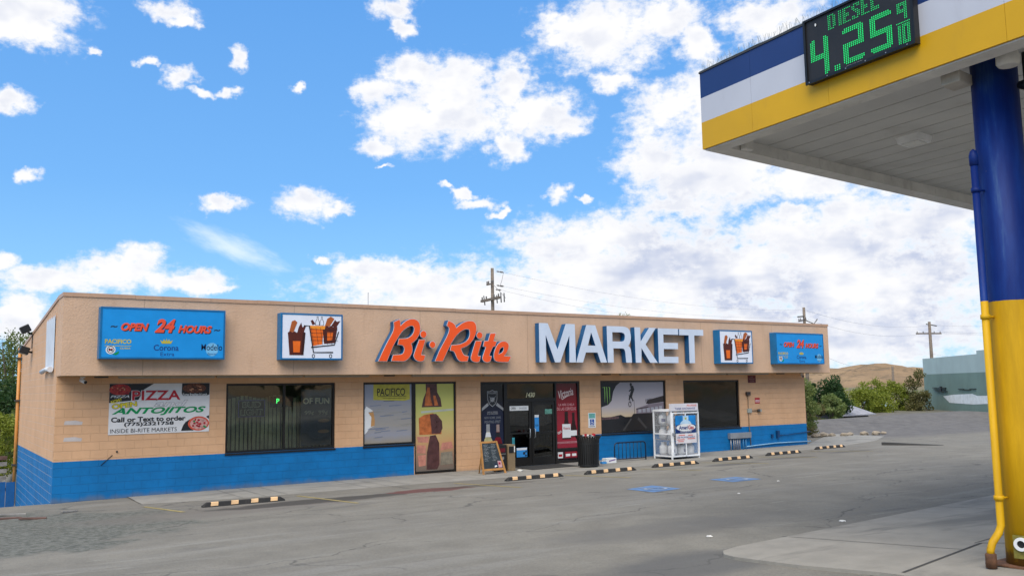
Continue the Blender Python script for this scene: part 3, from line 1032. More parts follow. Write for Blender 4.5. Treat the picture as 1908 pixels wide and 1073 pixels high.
# shelves and goods seen dimly inside
M_shelf = mat('shelf_metal', (.2, .2, .2), .5)
goods = [mat('goods_' + n, c, .5) for n, c in (('red', (.35, .03, .03)), ('amber', (.4, .22, .04)), ('blue', (.04, .1, .3)), ('white', (.5, .5, .48)), ('green', (.05, .22, .08)))]
rnd = random.Random(4)
for (sx, sy, ln) in ((12.6, 4.0, 2.2), (15.2, 4.4, 2.4), (9.0, 4.2, 2.0)):
    t = thing('store_shelf', 'dim grey shelf of packaged goods inside the shop ' + {12.6: 'seen through the left door', 15.2: 'seen through the right door', 9.0: 'behind the beer window'}[sx], 'shelf', (sx, sy, .04), group='shelves inside the shop')
    mb = MB()
    for z in (.1, .5, .9, 1.3):
        mb.box(sx, sx + ln, sy, sy + .45, z, z + .03, M_shelf)
    for a in (sx - .04, sx + ln):
        mb.box(a, a + .04, sy, sy + .45, .04, 1.75, M_shelf)
    mb.box(sx, sx + ln, sy + .451, sy + .48, .04, 1.7, M_shelf)
    obj('rack', mb, t)
    mb = MB()
    for z in (.13, .53, .93, 1.33):
        x = sx + .05
        while x < sx + ln - .2:
            w_ = rnd.uniform(.1, .2)
            mb.box(x, x + w_ - .015, sy + .03, sy + .4, z + .002, z + rnd.uniform(.18, .32), rnd.choice(goods)); x += w_
    o = obj('goods', mb, t); o['kind'] = 'stuff'
# vertical blinds behind the first window
mb = MB(); M_bl = mat('blind_fabric', (.58, .57, .38), .8, var=.25)
x = 4.2
while x < 7.1:
    a = rnd.uniform(.35, .8)
    mb.box(-.06, .06, -.003, .003, .0, 1.55 + .04 * math.sin(x * 7), M_bl, Matrix.Translation((x, 1.2, .9)) @ Matrix.Rotation(a, 4, 'Z')); x += .115
obj('window_blind', mb, label='drab green vertical slat blind hanging behind the first window from the left', cat='blind')

# ------------------------------------------------------------------ fascia signs
def sign_box(name, x0, x1, z0, z1, label, cat='sign', group=None, face=M_faceblue, depth=.30):
    t = thing(name, label, cat, ((x0 + x1) / 2, -depth / 2, z0), group=group)
    mb = MB(); e = .045
    mb.box(x0, x1, -depth, -.006, z0, z1, M_sgnblue); mb.bevel(.008, 1)
    obj('cabinet', mb, t)
    mb = MB()
    for a in ((x0, x0 + e, z0, z1), (x1 - e, x1, z0, z1), (x0 + e, x1 - e, z0, z0 + e), (x0 + e, x1 - e, z1 - e, z1)):
        mb.box(a[0] + .004, a[1] - .004 if a[1] == x1 else a[1], -depth - .016, -depth - .001, a[2] + .004 if a[2] == z0 else a[2], a[3] - .004 if a[3] == z1 else a[3], M_sgnblue)
    obj('rim', mb, t)
    mb = MB(); mb.box(x0 + e, x1 - e, -depth - .008, -depth - .0005, z0 + e, z1 - e, face)
    fo = obj('face_panel', mb, t)
    return t, fo, FR(-depth - .008)


def hours_sign(x0, x1, z0, z1, label):
    t, fo, fr = sign_box('opening_hours_sign', x0, x1, z0, z1, label, group='blue opening hours signs')
    w_, h_ = x1 - x0, z1 - z0
    X = lambda u: x0 + u * w_
    Z = lambda v: z0 + v * h_
    M_or = mat('sign_orange_red', C(236, 84, 54, .9), .35)
    for s, u, v, ww, hh in (('OPEN', .265, .62, .215, .155), ('24', .50, .655, .165, .27), ('HOURS', .745, .60, .28, .155)):
        lettering(fo, fr, s, X(u) + .018, Z(v) - .018, ww * w_, hh * h_, .003, M_ink, name='letter_shadow', bold=.05, shear=.28)
        lettering(fo, fr, s, X(u), Z(v), ww * w_, hh * h_, .006, M_or, bold=.045, shear=.28)
    lettering(fo, fr, '~', X(.105), Z(.62), .055 * w_, .04 * h_, .003, M_ink, bold=.04, shear=.2)
    lettering(fo, fr, '~', X(.93), Z(.59), .055 * w_, .04 * h_, .003, M_ink, bold=.04, shear=.2)
    yb = mat('sign_gold', C(206, 190, 70, .85), .4)
    lettering(fo, fr, 'PACIFICO', X(.14), Z(.335), .20 * w_, .085 * h_, .004, yb, bold=.03)
    mb = MB(); shape(mb, fr, rect(X(.04), X(.24), Z(.245), Z(.255)), .003, yb); put_text(mb, fr, 'CLARA', X(.195), Z(.205), .08 * w_, .035 * h_, .003, yb, bold=.02)
    obj('lettering', mb, fo)
    mb = MB(); shape(mb, fr, ell(X(.085), Z(.175), .037 * w_, .085 * h_), .003, M_wht2)
    me = fill_mesh([ell(X(.085), Z(.175), .028 * w_, .066 * h_), ell(X(.085), Z(.175), .023 * w_, .055 * h_)]); mb.add(me, M_navy, fr.M(.005))
    shape(mb, fr, stroke([(X(.07), Z(.155)), (X(.1), Z(.195))], .03), .005, M_red); shape(mb, fr, stroke([(X(.07), Z(.195)), (X(.1), Z(.155))], .03), .007, M_ink)
    shape(mb, fr, [(X(.10), Z(.09)), (X(.15), Z(.15)), (X(.145), Z(.1)), (X(.125), Z(.07))], .005, M_green)
    obj('anchor_emblem', mb, fo)
    dk = mat('sign_dark_blue', C(24, 70, 140, .8), .4)
    lettering(fo, fr, 'Corona', X(.515), Z(.225), .20 * w_, .115 * h_, .004, dk, bold=.012)
    lettering(fo, fr, 'Extra', X(.525), Z(.10), .11 * w_, .075 * h_, .004, dk)
    mb = MB()
    shape(mb, fr, [(X(.478), Z(.305)), (X(.552), Z(.305)), (X(.565), Z(.375)), (X(.545), Z(.345)), (X(.535), Z(.395)), (X(.524), Z(.35)), (X(.515), Z(.41)), (X(.506), Z(.35)), (X(.495), Z(.395)), (X(.485), Z(.345)), (X(.465), Z(.375))], .004, yb)
    obj('crown_emblem', mb, fo)
    mb = MB(); shape(mb, fr, ell(X(.89), Z(.20), .052 * w_, .135 * h_), .003, mat('sign_pale_blue', C(120, 190, 230, .85), .4)); obj('emblem_disc', mb, fo)
    lettering(fo, fr, 'Modelo', X(.888), Z(.245), .175 * w_, .125 * h_, .006, mat('sign_navy', C(14, 36, 74, .8), .4), bold=.004)
    lettering(fo, fr, 'Especial', X(.89), Z(.105), .075 * w_, .05 * h_, .006, dk, shear=.25)
    return t


hours_sign(.77, 3.745, 3.43, 4.69, 'blue light box sign reading OPEN 24 HOURS at the left end of the fascia')
hours_sign(24.85, 27.72, 3.365, 4.59, 'blue light box sign reading OPEN 24 HOURS at the right end of the fascia')


def cart_sign(x0, x1, z0, z1, label):
    t, fo, fr = sign_box('shopping_cart_sign', x0, x1, z0, z1, label, group='shopping cart signs', face=mat('sign_face_white', C(226, 230, 240, .95), .3, var=.03))
    w_, h_ = x1 - x0, z1 - z0
    Q = lambda pts: [(x0 + u * w_, z0 + v * h_) for u, v in pts]
    M_br = mat('brown_print', C(92, 36, 22, .8), .4)
    M_or = mat('orange_print', C(240, 110, 24, .9), .4)
    decal('cart_picture', fo, fr, [stroke(Q([(.36, .73), (.45, .735), (.52, .16), (.84, .165)]), .035), stroke(Q([(.48, .27), (.86, .33), (.93, .62)]), .03)], .009, M_ink)
    me = MB()
    for (u, v) in ((.52, .085), (.80, .085)):
        mm = fill_mesh([[(x0 + u * w_ + a, z0 + v * h_ + b) for a, b in ell(0, 0, .045, .055)], [(x0 + u * w_ + a, z0 + v * h_ + b) for a, b in ell(0, 0, .025, .035)]])
        me.add(mm, M_ink, fr.M(.004))
    obj('cart_wheels_picture', me, fo)
    decal('grocery_bag_picture', fo, fr, [Q([(.455, .72), (.51, .30), (.66, .34), (.69, .72)])], .003, M_or)
    decal('grocery_bag_rim_picture', fo, fr, [Q([(.45, .74), (.46, .68), (.70, .66), (.71, .74)])], .005, mat('amber_print', C(244, 150, 40, .9), .4))
    zig = lambda x0_, x1_, y_, n_, h_: [(x0_ + (x1_ - x0_) * i_ / n_, y_ + (h_ if i_ % 2 else 0)) for i_ in range(n_ + 1)]
    decal('paper_sack_picture', fo, fr, [Q([(.36, .10), (.39, .58)] + zig(.39, .11, .58, 8, .03)[1:] + [(.14, .10)])], .004, M_br)
    decal('sack_fold_picture', fo, fr, [Q([(.20, .16), (.30, .16), (.31, .40), (.19, .40)])], .006, M_or)
    decal('sack_side_picture', fo, fr, [Q([(.325, .10), (.36, .10), (.39, .58), (.345, .59)])], .006, mat('dark_brown_print', C(58, 22, 16, .8), .4))
    decal('loaf_picture', fo, fr, [Q([(.13, .58), (.20, .59), (.26, .80), (.22, .85), (.17, .82)])], .003, mat('loaf_print', C(176, 92, 40, .9), .4))
    decal('leaf_picture', fo, fr, [Q([(.26, .59), (.36, .58), (.40, .74), (.34, .70), (.32, .80), (.28, .70)])], .003, M_br)
    decal('paper_sack_picture', fo, fr, [Q([(.69, .35), (.87, .37), (.91, .72)] + zig(.91, .66, .72, 7, .03)[1:])], .004, M_br)
    decal('sack_fold_picture', fo, fr, [Q([(.74, .42), (.82, .43), (.84, .60), (.74, .60)])], .006, M_or)
    decal('loaf_picture', fo, fr, [Q([(.70, .73), (.78, .73), (.86, .90), (.80, .95), (.74, .90)])], .003, mat('loaf_print', C(176, 92, 40, .9), .4))
    decal('leaf_picture', fo, fr, [Q([(.80, .73), (.90, .73), (.96, .86), (.90, .84), (.87, .88)])], .002, M_br)
    mb = MB()
    for i in range(5):
        u = .50 + i * .075
        shape(mb, fr, stroke(Q([(u - .02, .70), (u + .02, .33)]), .008), .007, M_ink)
    for v in (.42, .5, .58, .66):
        shape(mb, fr, stroke(Q([(.47, v), (.92, v)]), .008), .0085, M_ink)
    obj('basket_wires_picture', mb, fo)
    decal('bottle_picture', fo, fr, [Q([(.50, .75), (.47, .84), (.50, .87), (.55, .78)])], .003, M_br)
    mb = MB()
    for u in (.58, .65):
        mm = fill_mesh([Q([(u - .035, .75), (u - .03, .84), (u - .01, .88), (u - .01, .94), (u + .015, .94), (u + .015, .88), (u + .035, .83), (u + .035, .75)]), Q([(u - .028, .755), (u - .023, .838), (u - .004, .875), (u - .004, .932), (u + .009, .932), (u + .009, .875), (u + .028, .825), (u + .028, .755)])])
        mb.add(mm, M_ink, fr.M(.003))
    obj('milk_bottle_picture', mb, fo)
    return t


cart_sign(5.21, 6.975, 3.43, 4.69, 'square white light box with a loaded shopping cart picture left of the orange script')
cart_sign(21.75, 23.53, 3.37, 4.62, 'square white light box with a loaded shopping cart picture right of the white block letters')

BI = {'B': [(8.08, 3.41), (8.21, 3.67), (8.36, 3.95), (8.5, 4.18), (8.56, 4.32), (8.57, 4.43), (8.56, 4.53), (8.74, 4.61), (8.76, 4.55), (8.77, 4.42), (8.88, 4.52), (9.02, 4.61), (9.17, 4.64), (9.3, 4.61), (9.38, 4.53), (9.41, 4.41), (9.4, 4.26), (9.34, 4.13), (9.24, 4.01), (9.11, 3.92), (9.14, 3.85), (9.15, 3.72), (9.11, 3.6), (9.03, 3.5), (8.93, 3.43), (8.81, 3.41), (8.49, 3.42), (8.54, 3.58), (8.69, 3.59), (8.8, 3.6), (8.87, 3.65), (8.9, 3.74), (8.89, 3.82), (8.82, 3.88), (8.69, 3.89), (8.73, 4.05), (8.94, 4.06), (9.08, 4.11), (9.18, 4.21), (9.22, 4.31), (9.21, 4.41), (9.14, 4.45), (9.03, 4.42), (8.89, 4.33), (8.78, 4.22), (8.69, 4.09), (8.56, 3.89), (8.45, 3.66), (8.34, 3.41)],
      'i': [(9.38, 4.03), (9.58, 4.04), (9.56, 3.97), (9.44, 3.61), (9.45, 3.59), (9.57, 3.58), (9.54, 3.46), (9.49, 3.42), (9.37, 3.41), (9.26, 3.46), (9.21, 3.54), (9.22, 3.64)],
      'R': [(9.91, 3.42), (10.05, 3.72), (10.22, 3.99), (10.35, 4.22), (10.39, 4.34), (10.38, 4.43), (10.31, 4.48), (10.36, 4.62), (10.49, 4.58), (10.59, 4.5), (10.63, 4.41), (10.76, 4.51), (10.93, 4.6), (11.12, 4.64), (11.26, 4.61), (11.33, 4.5), (11.33, 4.33), (11.27, 4.17), (11.17, 4.02), (11.0, 3.88), (10.78, 3.8), (10.82, 3.71), (10.88, 3.61), (10.95, 3.58), (11.05, 3.56), (11.01, 3.42), (10.83, 3.41), (10.72, 3.44), (10.64, 3.54), (10.59, 3.65), (10.52, 3.73), (10.42, 3.74), (10.46, 3.89), (10.7, 3.91), (10.87, 3.96), (11.01, 4.04), (11.09, 4.16), (11.11, 4.29), (11.09, 4.38), (11.0, 4.4), (10.84, 4.35), (10.68, 4.24), (10.54, 4.08), (10.4, 3.87), (10.27, 3.63), (10.16, 3.42)],
      'i2': [(11.31, 4.03), (11.52, 4.03), (11.48, 3.9), (11.37, 3.61), (11.39, 3.57), (11.47, 3.57), (11.45, 3.46), (11.4, 3.4), (11.26, 3.4), (11.16, 3.45), (11.14, 3.53), (11.17, 3.64)],
      't': [(11.84, 4.27), (12.03, 4.28), (11.95, 4.04), (12.06, 4.03), (12.01, 3.89), (11.92, 3.87), (11.79, 3.61), (11.81, 3.58), (11.87, 3.57), (11.84, 3.46), (11.77, 3.4), (11.64, 3.4), (11.56, 3.47), (11.56, 3.57), (11.68, 3.86), (11.58, 3.88), (11.62, 4.03), (11.76, 4.04)],
      'e': [(11.96, 3.6), (11.99, 3.74), (12.08, 3.91), (12.2, 4.01), (12.34, 4.04), (12.46, 4.0), (12.51, 3.91), (12.47, 3.77), (12.38, 3.63), (12.32, 3.58), (12.58, 3.57), (12.51, 3.42), (12.39, 3.4), (12.1, 3.41), (11.98, 3.47)],
      'eh': [(12.12, 3.63), (12.16, 3.77), (12.24, 3.85), (12.32, 3.87), (12.33, 3.79), (12.26, 3.68)]}
MK = {'M': [(13.67, 4.65), (14.02, 4.65), (14.39, 3.81), (14.74, 4.65), (15.11, 4.65), (15.13, 3.395), (14.86, 3.395), (14.88, 4.27), (14.49, 3.395), (14.28, 3.395), (13.93, 4.27), (13.94, 3.395), (13.67, 3.395)],
      'A': [(15.59, 4.635), (15.97, 4.635), (16.44, 3.395), (16.17, 3.395), (16.04, 3.725), (15.55, 3.725), (15.42, 3.395), (15.14, 3.395)], 'Ah': [(15.79, 4.39), (15.64, 3.955), (15.96, 3.955)],
      'R': [(16.46, 4.625), (17.16, 4.625), (17.28, 4.615), (17.38, 4.58), (17.45, 4.53), (17.49, 4.46), (17.51, 4.37), (17.52, 4.27), (17.51, 4.18), (17.48, 4.09), (17.44, 4.02), (17.39, 3.97), (17.46, 3.92), (17.5, 3.85), (17.52, 3.72), (17.54, 3.395), (17.28, 3.395), (17.26, 3.6), (17.25, 3.73), (17.23, 3.81), (17.19, 3.86), (17.11, 3.875), (16.73, 3.875), (16.73, 3.395), (16.47, 3.395)],
      'Rh': [(16.7, 4.42), (17.1, 4.42), (17.19, 4.40), (17.24, 4.35), (17.25, 4.27), (17.23, 4.18), (17.19, 4.13), (17.12, 4.11), (16.7, 4.11)],
      'K': [(17.69, 4.615), (17.95, 4.615), (17.96, 4.13), (18.36, 4.61), (18.68, 4.61), (18.18, 4.03), (18.72, 3.395), (18.37, 3.395), (17.985, 3.90), (17.965, 3.395), (17.71, 3.395)],
      'E': [(18.77, 4.605), (19.74, 4.605), (19.74, 4.39), (19.02, 4.39), (19.02, 4.10), (19.71, 4.10), (19.71, 3.88), (19.02, 3.88), (19.02, 3.61), (19.71, 3.61), (19.71, 3.39), (18.77, 3.39)],
      'T': [(19.79, 4.60), (20.99, 4.60), (20.99, 4.385), (20.53, 4.385), (20.52, 3.39), (20.25, 3.39), (20.25, 4.385), (19.79, 4.385)]}


def smooth_loop(pts, it=2):
    for _ in range(it):
        o = []
        for i in range(len(pts)):
            a, b = Vector(pts[i]), Vector(pts[(i + 1) % len(pts)])
            p0, p2 = Vector(pts[i - 1]), Vector(pts[(i + 1) % len(pts)])
            d1 = (a - p0).normalized(); d2 = (p2 - a).normalized()
            if d1.dot(d2) < .55:        # keep crisp corners
                o.append(tuple(a))
            else:
                o.append(tuple(a * .9 + (p0 + p2) * .05))
            bn = Vector(pts[(i + 2) % len(pts)])
            mid_ = (a + b) / 2
            d3 = (b - a).normalized(); d4 = (bn - b).normalized()
            bul = Vector((0, 0))
            if d1.dot(d3) > .55 and d3.dot(d4) > .55:
                bul = ((a - p0) - (bn - b)) * .06
            o.append(tuple(mid_ + bul))
        pts = o
    return pts


def ch_letter(name, polys, parent, face, side, y_front, rim=None):
    depth = -y_front - .05
    mb = MB()
    me = fill_mesh(polys, depth, .014 if rim else 0.0)
    mb.add(me, rim or face, FR(y_front + depth / 2).M(), side=side)
    o = obj(name, mb, parent)
    if rim:
        mb = MB()
        me = fill_mesh(polys, .006)
        mb.add(me, face, FR(y_front - .0045).M(), side=rim)
        obj('letter_face', mb, o)
    return o


script_sign = thing('script_letter_sign', 'orange script letters reading Bi-Rite standing off the fascia', 'sign', (10.3, -.14, 3.4))
for k in ('B', 'i', 'R', 'i2', 't'):
    ch_letter('letter', [smooth_loop(BI[k])], script_sign, M_orange, M_letside, -.26, M_sil)
ch_letter('letter', [smooth_loop(BI['e']), smooth_loop(BI['eh'])], script_sign, M_orange, M_letside, -.26, M_sil)
for c_, r_ in (((9.52, 4.20), .10), ((9.82, 3.90), .095), ((11.45, 4.21), .10)):
    ch_letter('letter_dot', [ell(c_[0], c_[1], r_, r_, 24)], script_sign, M_orange, M_letside, -.26, M_sil)
block_sign = thing('block_letter_sign', 'large pale white block letters reading MARKET standing off the fascia', 'sign', (17.3, -.14, 3.39))
for k in 'MARKET':
    ch_letter('letter', [MK[k]] + ([MK[k + 'h']] if k + 'h' in MK else []), block_sign, M_mark, M_letside, -.27)

# ------------------------------------------------------------------ pizza banner
mb = MB()
nx = 14
M_ban = mat('vinyl_banner', (.66, .645, .63), .4, var=.04)
for i in range(nx):
    a = 1.2 + (3.66 - 1.2) * i / nx; b = 1.2 + (3.66 - 1.2) * (i + 1) / nx
    mb.box(a, b, Y0 - .016, Y0 - .006, 1.575 + .0 * a, 2.845, M_ban)
bmesh.ops.remove_doubles(mb.bm, verts=mb.bm.verts, dist=.0004)
ban = obj('pizza_banner', mb, label='white vinyl banner advertising PIZZA and ANTOJITOS on the left of the front wall', cat='banner', loc=(2.43, Y0, 1.575))
fb = FR(Y0 - .016)
BX = lambda u: 1.2 + 2.46 * (u - 100) / 1645
BZ = lambda v: 2.845 - 1.27 * (v - 125) / 850
BP = lambda pts: [(BX(a), BZ(b)) for a, b in pts]
decal('black_corner', ban, fb, [BP([(100, 128), (800, 128), (720, 180), (640, 230), (560, 400), (100, 445)]), BP([(1270, 128), (1740, 128), (1740, 325), (1700, 345), (1290, 345), (1265, 300)]), BP([(1270, 950), (1300, 860), (1340, 800), (1420, 750), (1480, 745), (1480, 950)]), BP([(1690, 715), (1742, 690), (1742, 760)])], .002, M_ink)
M_piz = mat('pizza_print', C(176, 50, 44, .8), .4, var=.5, scale=26)
M_meat = mat('meat_print', C(110, 64, 44, .8), .4, var=.6, scale=22)
decal('pizza_picture', ban, fb, [[(BX(265) + a, BZ(225) + b) for a, b in ell(0, 0, .255, .14)], ], .004, M_piz)
decal('crust_picture', ban, fb, [[(BX(1565) + a, BZ(830) + b) for a, b in ell(0, 0, .27, .185)]], .004, mat('crust_print', C(222, 92, 66, .8), .4, var=.2, scale=20))
decal('pizza_picture', ban, fb, [[(BX(1570) + a, BZ(832) + b) for a, b in ell(0, 0, .225, .15)]], .006, mat('topping_print', C(214, 160, 150, .8), .4, var=.35, scale=18))
rp = random.Random(8)
for i in range(16):
    a, b = rp.uniform(-.17, .17), rp.uniform(-.11, .11)
    decal('topping_picture', ban, fb, [[(BX(1570) + a + p, BZ(832) + b + q) for p, q in ell(0, 0, rp.uniform(.02, .045), rp.uniform(.016, .03), 9)]], .008 + i * .0006, rp.choice([M_crim, M_red, M_green if i % 5 == 0 else M_crim]))
for i in range(14):
    a, b = rp.uniform(-.19, .19), rp.uniform(-.1, .1)
    decal('topping_picture', ban, fb, [[(BX(265) + a + p, BZ(225) + b + q) for p, q in ell(0, 0, rp.uniform(.015, .04), rp.uniform(.012, .03), 9)]], .006 + i * .0006, rp.choice([M_crim, mat('cheese_print', C(214, 150, 110, .8), .4)]))
decal('meat_picture', ban, fb, [[(BX(1480) + a, BZ(215) + b) for a, b in ell(0, 0, .30, .125)]], .004, M_meat)
for i in range(12):
    a, b = rp.uniform(-.22, .2), rp.uniform(-.08, .08)
    decal('meat_strip_picture', ban, fb, [stroke([(BX(1480) + a, BZ(215) + b), (BX(1480) + a + rp.uniform(.03, .09), BZ(215) + b - rp.uniform(.0, .03))], .03)], .006 + i * .0006, rp.choice([mat('roast_print', C(60, 30, 22, .8), .4), mat('cheese_print', C(214, 150, 110, .8)), M_meat]))
lettering(ban, fb, 'PIZZA', BX(850), BZ(327), 1.21, .262, .006, M_wht2, name='letter_outline', bold=.05, space=1.05)
lettering(ban, fb, 'PIZZA', BX(850), BZ(327), 1.18, .245, .009, M_red, bold=.025, space=1.05)
lettering(ban, fb, 'PIZZA', BX(265), BZ(340), .44, .06, .006, M_wht2, bold=.01, shear=.3)
lettering(ban, fb, 'Tortas Breakfast & Lunch', BX(1490), BZ(322), .62, .06, .006, M_wht2, bold=.02)
lettering(ban, fb, 'NOW!', BX(205), BZ(415), .27, .09, .006, M_yel, bold=.03, shear=.3, rot=.3)
lettering(ban, fb, 'OPEN', BX(340), BZ(487), .60, .135, .006, M_ink, name='letter_outline', bold=.06, rot=.12)
lettering(ban, fb, 'OPEN', BX(340), BZ(487), .58, .12, .009, M_yel, bold=.03, rot=.12)
lettering(ban, fb, 'and', BX(1095), BZ(468), .84, .165, .004, mat('grey_outline', (.30, .29, .30), .5), name='letter_outline', bold=.035, shear=.3)
lettering(ban, fb, 'and', BX(1095), BZ(468), .81, .145, .007, M_ban, bold=.012, shear=.3)
lettering(ban, fb, 'ANTOJITOS', BX(915), BZ(600), 2.30, .205, .004, M_green, bold=.035, shear=.35)
lettering(ban, fb, 'Call or Text to order', BX(740), BZ(728), 1.80, .125, .004, M_ink, bold=.035)
lettering(ban, fb, '(775)2321758', BX(745), BZ(815), 1.20, .115, .004, M_ink, bold=.035)
lettering(ban, fb, 'INSIDE BI-RITE MARKETS', BX(665), BZ(915), 1.60, .10, .004, M_ink, bold=.0)

# ------------------------------------------------------------------ things in the windows
PF = FR(Y0 + .078)      # just in front of the glass


def poster(name, x0, x1, z0, z1, m, label, cat='poster', y=Y0 + .074, th=.004):
    mb = MB(); mb.box(x0, x1, y, y + th, z0, z1, m)
    return obj(name, mb, label=label, cat=cat), FR(y)


# first window: neon beer sign, small LED sign, snack poster
neon = thing('neon_sign', 'unlit neon beer sign in a thin violet frame hanging in the first window', 'neon sign', (4.83, Y0 + .16, 1.9))
M_tube = mat('unlit_tube', (.62, .68, .56), .3)
mb = MB()
for a, b in (((4.48, 1.92), (5.2, 1.92)), ((5.2, 1.92), (5.2, 2.36)), ((5.2, 2.36), (4.48, 2.36)), ((4.48, 2.36), (4.48, 1.92))):
    mb.tube([(a[0], Y0 + .15, a[1]), (b[0], Y0 + .15, b[1])], .009, mat('violet_tube', (.30, .26, .62), .3), 6)
obj('tube_frame', mb, neon)
mb = MB(); mb.box(4.47, 5.21, Y0 + .165, Y0 + .175, 1.91, 2.37, M_black); obj('back_panel', mb, neon)
fn = FR(Y0 + .165)
for s, z, ww in (('BUD', 2.245, .50), ('LIGHT', 2.04, .60)):
    lettering(neon, fn, s, 4.84, z, ww, .16, .004, M_tube, name='letter_outline', bold=.04)
    lettering(neon, fn, s, 4.84, z, ww - .03, .135, .007, M_black, bold=.012)
led = thing('led_sign', 'dark scrolling sign with a lit green letter P in the first window', 'led sign', (5.85, Y0 + .2, 2.1))
mb = MB(); mb.box(5.38, 6.02, Y0 + .16, Y0 + .24, 2.16, 2.46, M_black); mb.bevel(.01, 1); obj('casing', mb, led)
lettering(led, FR(Y0 + .16), 'P', 5.57, 2.33, .08, .13, .004, mat('green_led', (.06, .9, .2), .4, emit=2.0), bold=.0)
mb = MB(); mb.box(5.62, 6.0, Y0 + .155, Y0 + .1585, 2.31, 2.45, mat('dull_red_print', (.10, .035, .03), .5)); obj('display_strip', mb, led)
o, f = poster('snack_poster', 6.22, 7.12, 1.06, 2.64, mat('dim_navy_print', (.055, .065, .095), .3, var=.2), 'dim dark blue poster reading OF FUN with two 99 cent prices in the first window', y=Y0 + .11)
M_dimw = mat('dim_cream_print', (.75, .70, .55), .4)
lettering(o, f, 'THE POWER', 6.67, 2.50, .6, .09, .003, mat('dim_blue_print', (.03, .06, .14), .4), bold=.02)
lettering(o, f, 'OF FUN', 6.67, 2.31, .78, .17, .003, M_dimw, bold=.02)
for xx in (6.47, 6.88):
    lettering(o, f, '99¢', xx, 1.97, .28, .14, .003, mat('dim_print', (.42, .40, .33), .4), bold=.01)
for z in (1.75, 1.45):
    decal('snack_picture', o, f, [ell(6.9, z, .18, .05)], .003, mat('dim_brown_print', (.30, .18, .11), .4))

# second window: beach beer print and tall bottle print
M_sea = grad_mat('sea_print', 0, 1, [(0.0, C(156, 144, 126, .95)), (.14, C(150, 150, 158, .95)), (.3, C(156, 150, 142, .95)), (.55, C(152, 150, 150, .95)), (.8, C(146, 150, 162, .95)), (1.0, C(152, 160, 178, .95))])
o, f = poster('beach_beer_poster', 8.13, 9.70, 1.03, 2.755, M_sea, 'grey blue beach beer poster with a yellow label in the second window')
M_olive = mat('olive_yellow_print', C(186, 178, 70, .9), .4, var=.12, scale=6)
decal('label_block', o, f, [[(8.42, 2.30), (9.44, 2.26), (9.62, 2.30), (9.62, 2.755), (8.42, 2.755)]], .0025, M_olive)
lettering(o, f, 'PACIFICO', 9.0, 2.53, .92, .22, .005, M_ink, bold=.012)
mb = MB(); shape(mb, f, rect(8.56, 9.5, 2.395, 2.41), .005, M_ink); shape(mb, f, rect(8.72, 9.5, 2.34, 2.352), .005, M_ink); shape(mb, f, rect(8.75, 9.1, 2.26, 2.27), .005, M_ink); obj('label_rule', mb, o)
mb = MB()
shape(mb, f, [(8.13, 2.0), (8.2, 2.12), (8.3, 2.06), (8.42, 1.98), (8.47, 1.7), (8.46, 1.55), (8.3, 1.48), (8.2, 1.35), (8.13, 1.3)], .003, M_wht2)
shape(mb, f, [(8.26, 1.94), (8.42, 1.98), (8.47, 1.7), (8.46, 1.55), (8.34, 1.52), (8.36, 1.8)], .005, mat('tan_print', C(214, 160, 100, .75), .5))
obj('foam_picture', mb, o)
for i in range(26):
    z = rp.uniform(1.08, 2.2); x = rp.uniform(8.2, 9.4); l = rp.uniform(.15, .5)
    decal('wave_picture', o, f, [[(x, z), (min(9.68, x + l), z + .02), (min(9.68, x + l), z + .035), (x, z + .02)]], .0025 + i * .0002, rp.choice([mat('wave_print', C(118, 128, 150, .9), .4), mat('wave2_print', C(158, 154, 146, .9), .4)]))
M_lime = grad_mat('lime_print', 0, 1, [(0.0, C(124, 112, 100, .8)), (.16, C(168, 132, 108, .8)), (.32, C(214, 166, 112, .85)), (.5, C(206, 186, 120, .9)), (.7, C(190, 188, 104, .95)), (1.0, C(196, 196, 100, 1.0))])
o, f = poster('bottle_poster', 9.8, 11.14, .13, 2.755, M_lime, 'tall yellow green poster of a brown beer bottle reaching down to the pavement')
M_bot = mat('brown_glass_print', C(112, 52, 26, 1.0), .3, var=.45, scale=5)
M_bot2 = mat('dark_glass_print', C(84, 54, 52, 1.0), .3, var=.3, scale=5)
M_bot3 = mat('amber_glass_print', C(184, 102, 54, 1.0), .3, var=.3, scale=6)
decal('bottle_neck_picture', o, f, [[(10.16, 2.755), (10.55, 2.755), (10.56, 2.5), (10.68, 2.3), (10.72, 2.05), (10.02, 2.05), (10.08, 2.3), (10.17, 2.5)]], .003, M_bot2)
decal('bottle_highlight_picture', o, f, [[(10.22, 2.65), (10.30, 2.65), (10.33, 2.3), (10.4, 2.09), (10.12, 2.09), (10.15, 2.35)], [(10.42, 2.4), (10.5, 2.4), (10.6, 2.09), (10.46, 2.09)]], .005, M_bot3)
decal('band_picture', o, f, [[(10.0, 1.87), (11.14, 1.93), (11.14, 1.99), (10.0, 1.93)]], .004, mat('pale_print', C(206, 208, 190, .75), .4))
decal('bottle_body_picture', o, f, [[(9.92, 1.72), (10.1, 1.82), (10.4, 1.86), (10.6, 1.78), (10.72, 1.5), (10.7, 1.22), (9.94, 1.22)]], .003, M_bot3)
decal('bottle_shade_picture', o, f, [[(10.3, 1.83), (10.52, 1.84), (10.72, 1.62), (10.74, 1.4), (10.66, 1.24), (10.36, 1.24), (10.34, 1.5)], [(10.3, 1.18), (10.5, 1.2), (10.62, .95), (10.62, .3), (10.55, .17), (10.18, .17), (10.2, .7)]], .005, M_bot2)
decal('label_picture', o, f, [[(9.85, 1.17), (10.28, 1.16), (10.24, .98), (9.9, 1.0)], [(9.86, .92), (10.15, .9), (10.16, .66), (9.86, .68)], [(10.72, .95), (11.05, .98), (11.12, .78), (10.66, .72)], [(9.88, .6), (10.16, .62), (10.15, .3), (9.92, .28)]], .004, mat('salmon_print', C(196, 130, 110, .95), .45, var=.2, scale=5))
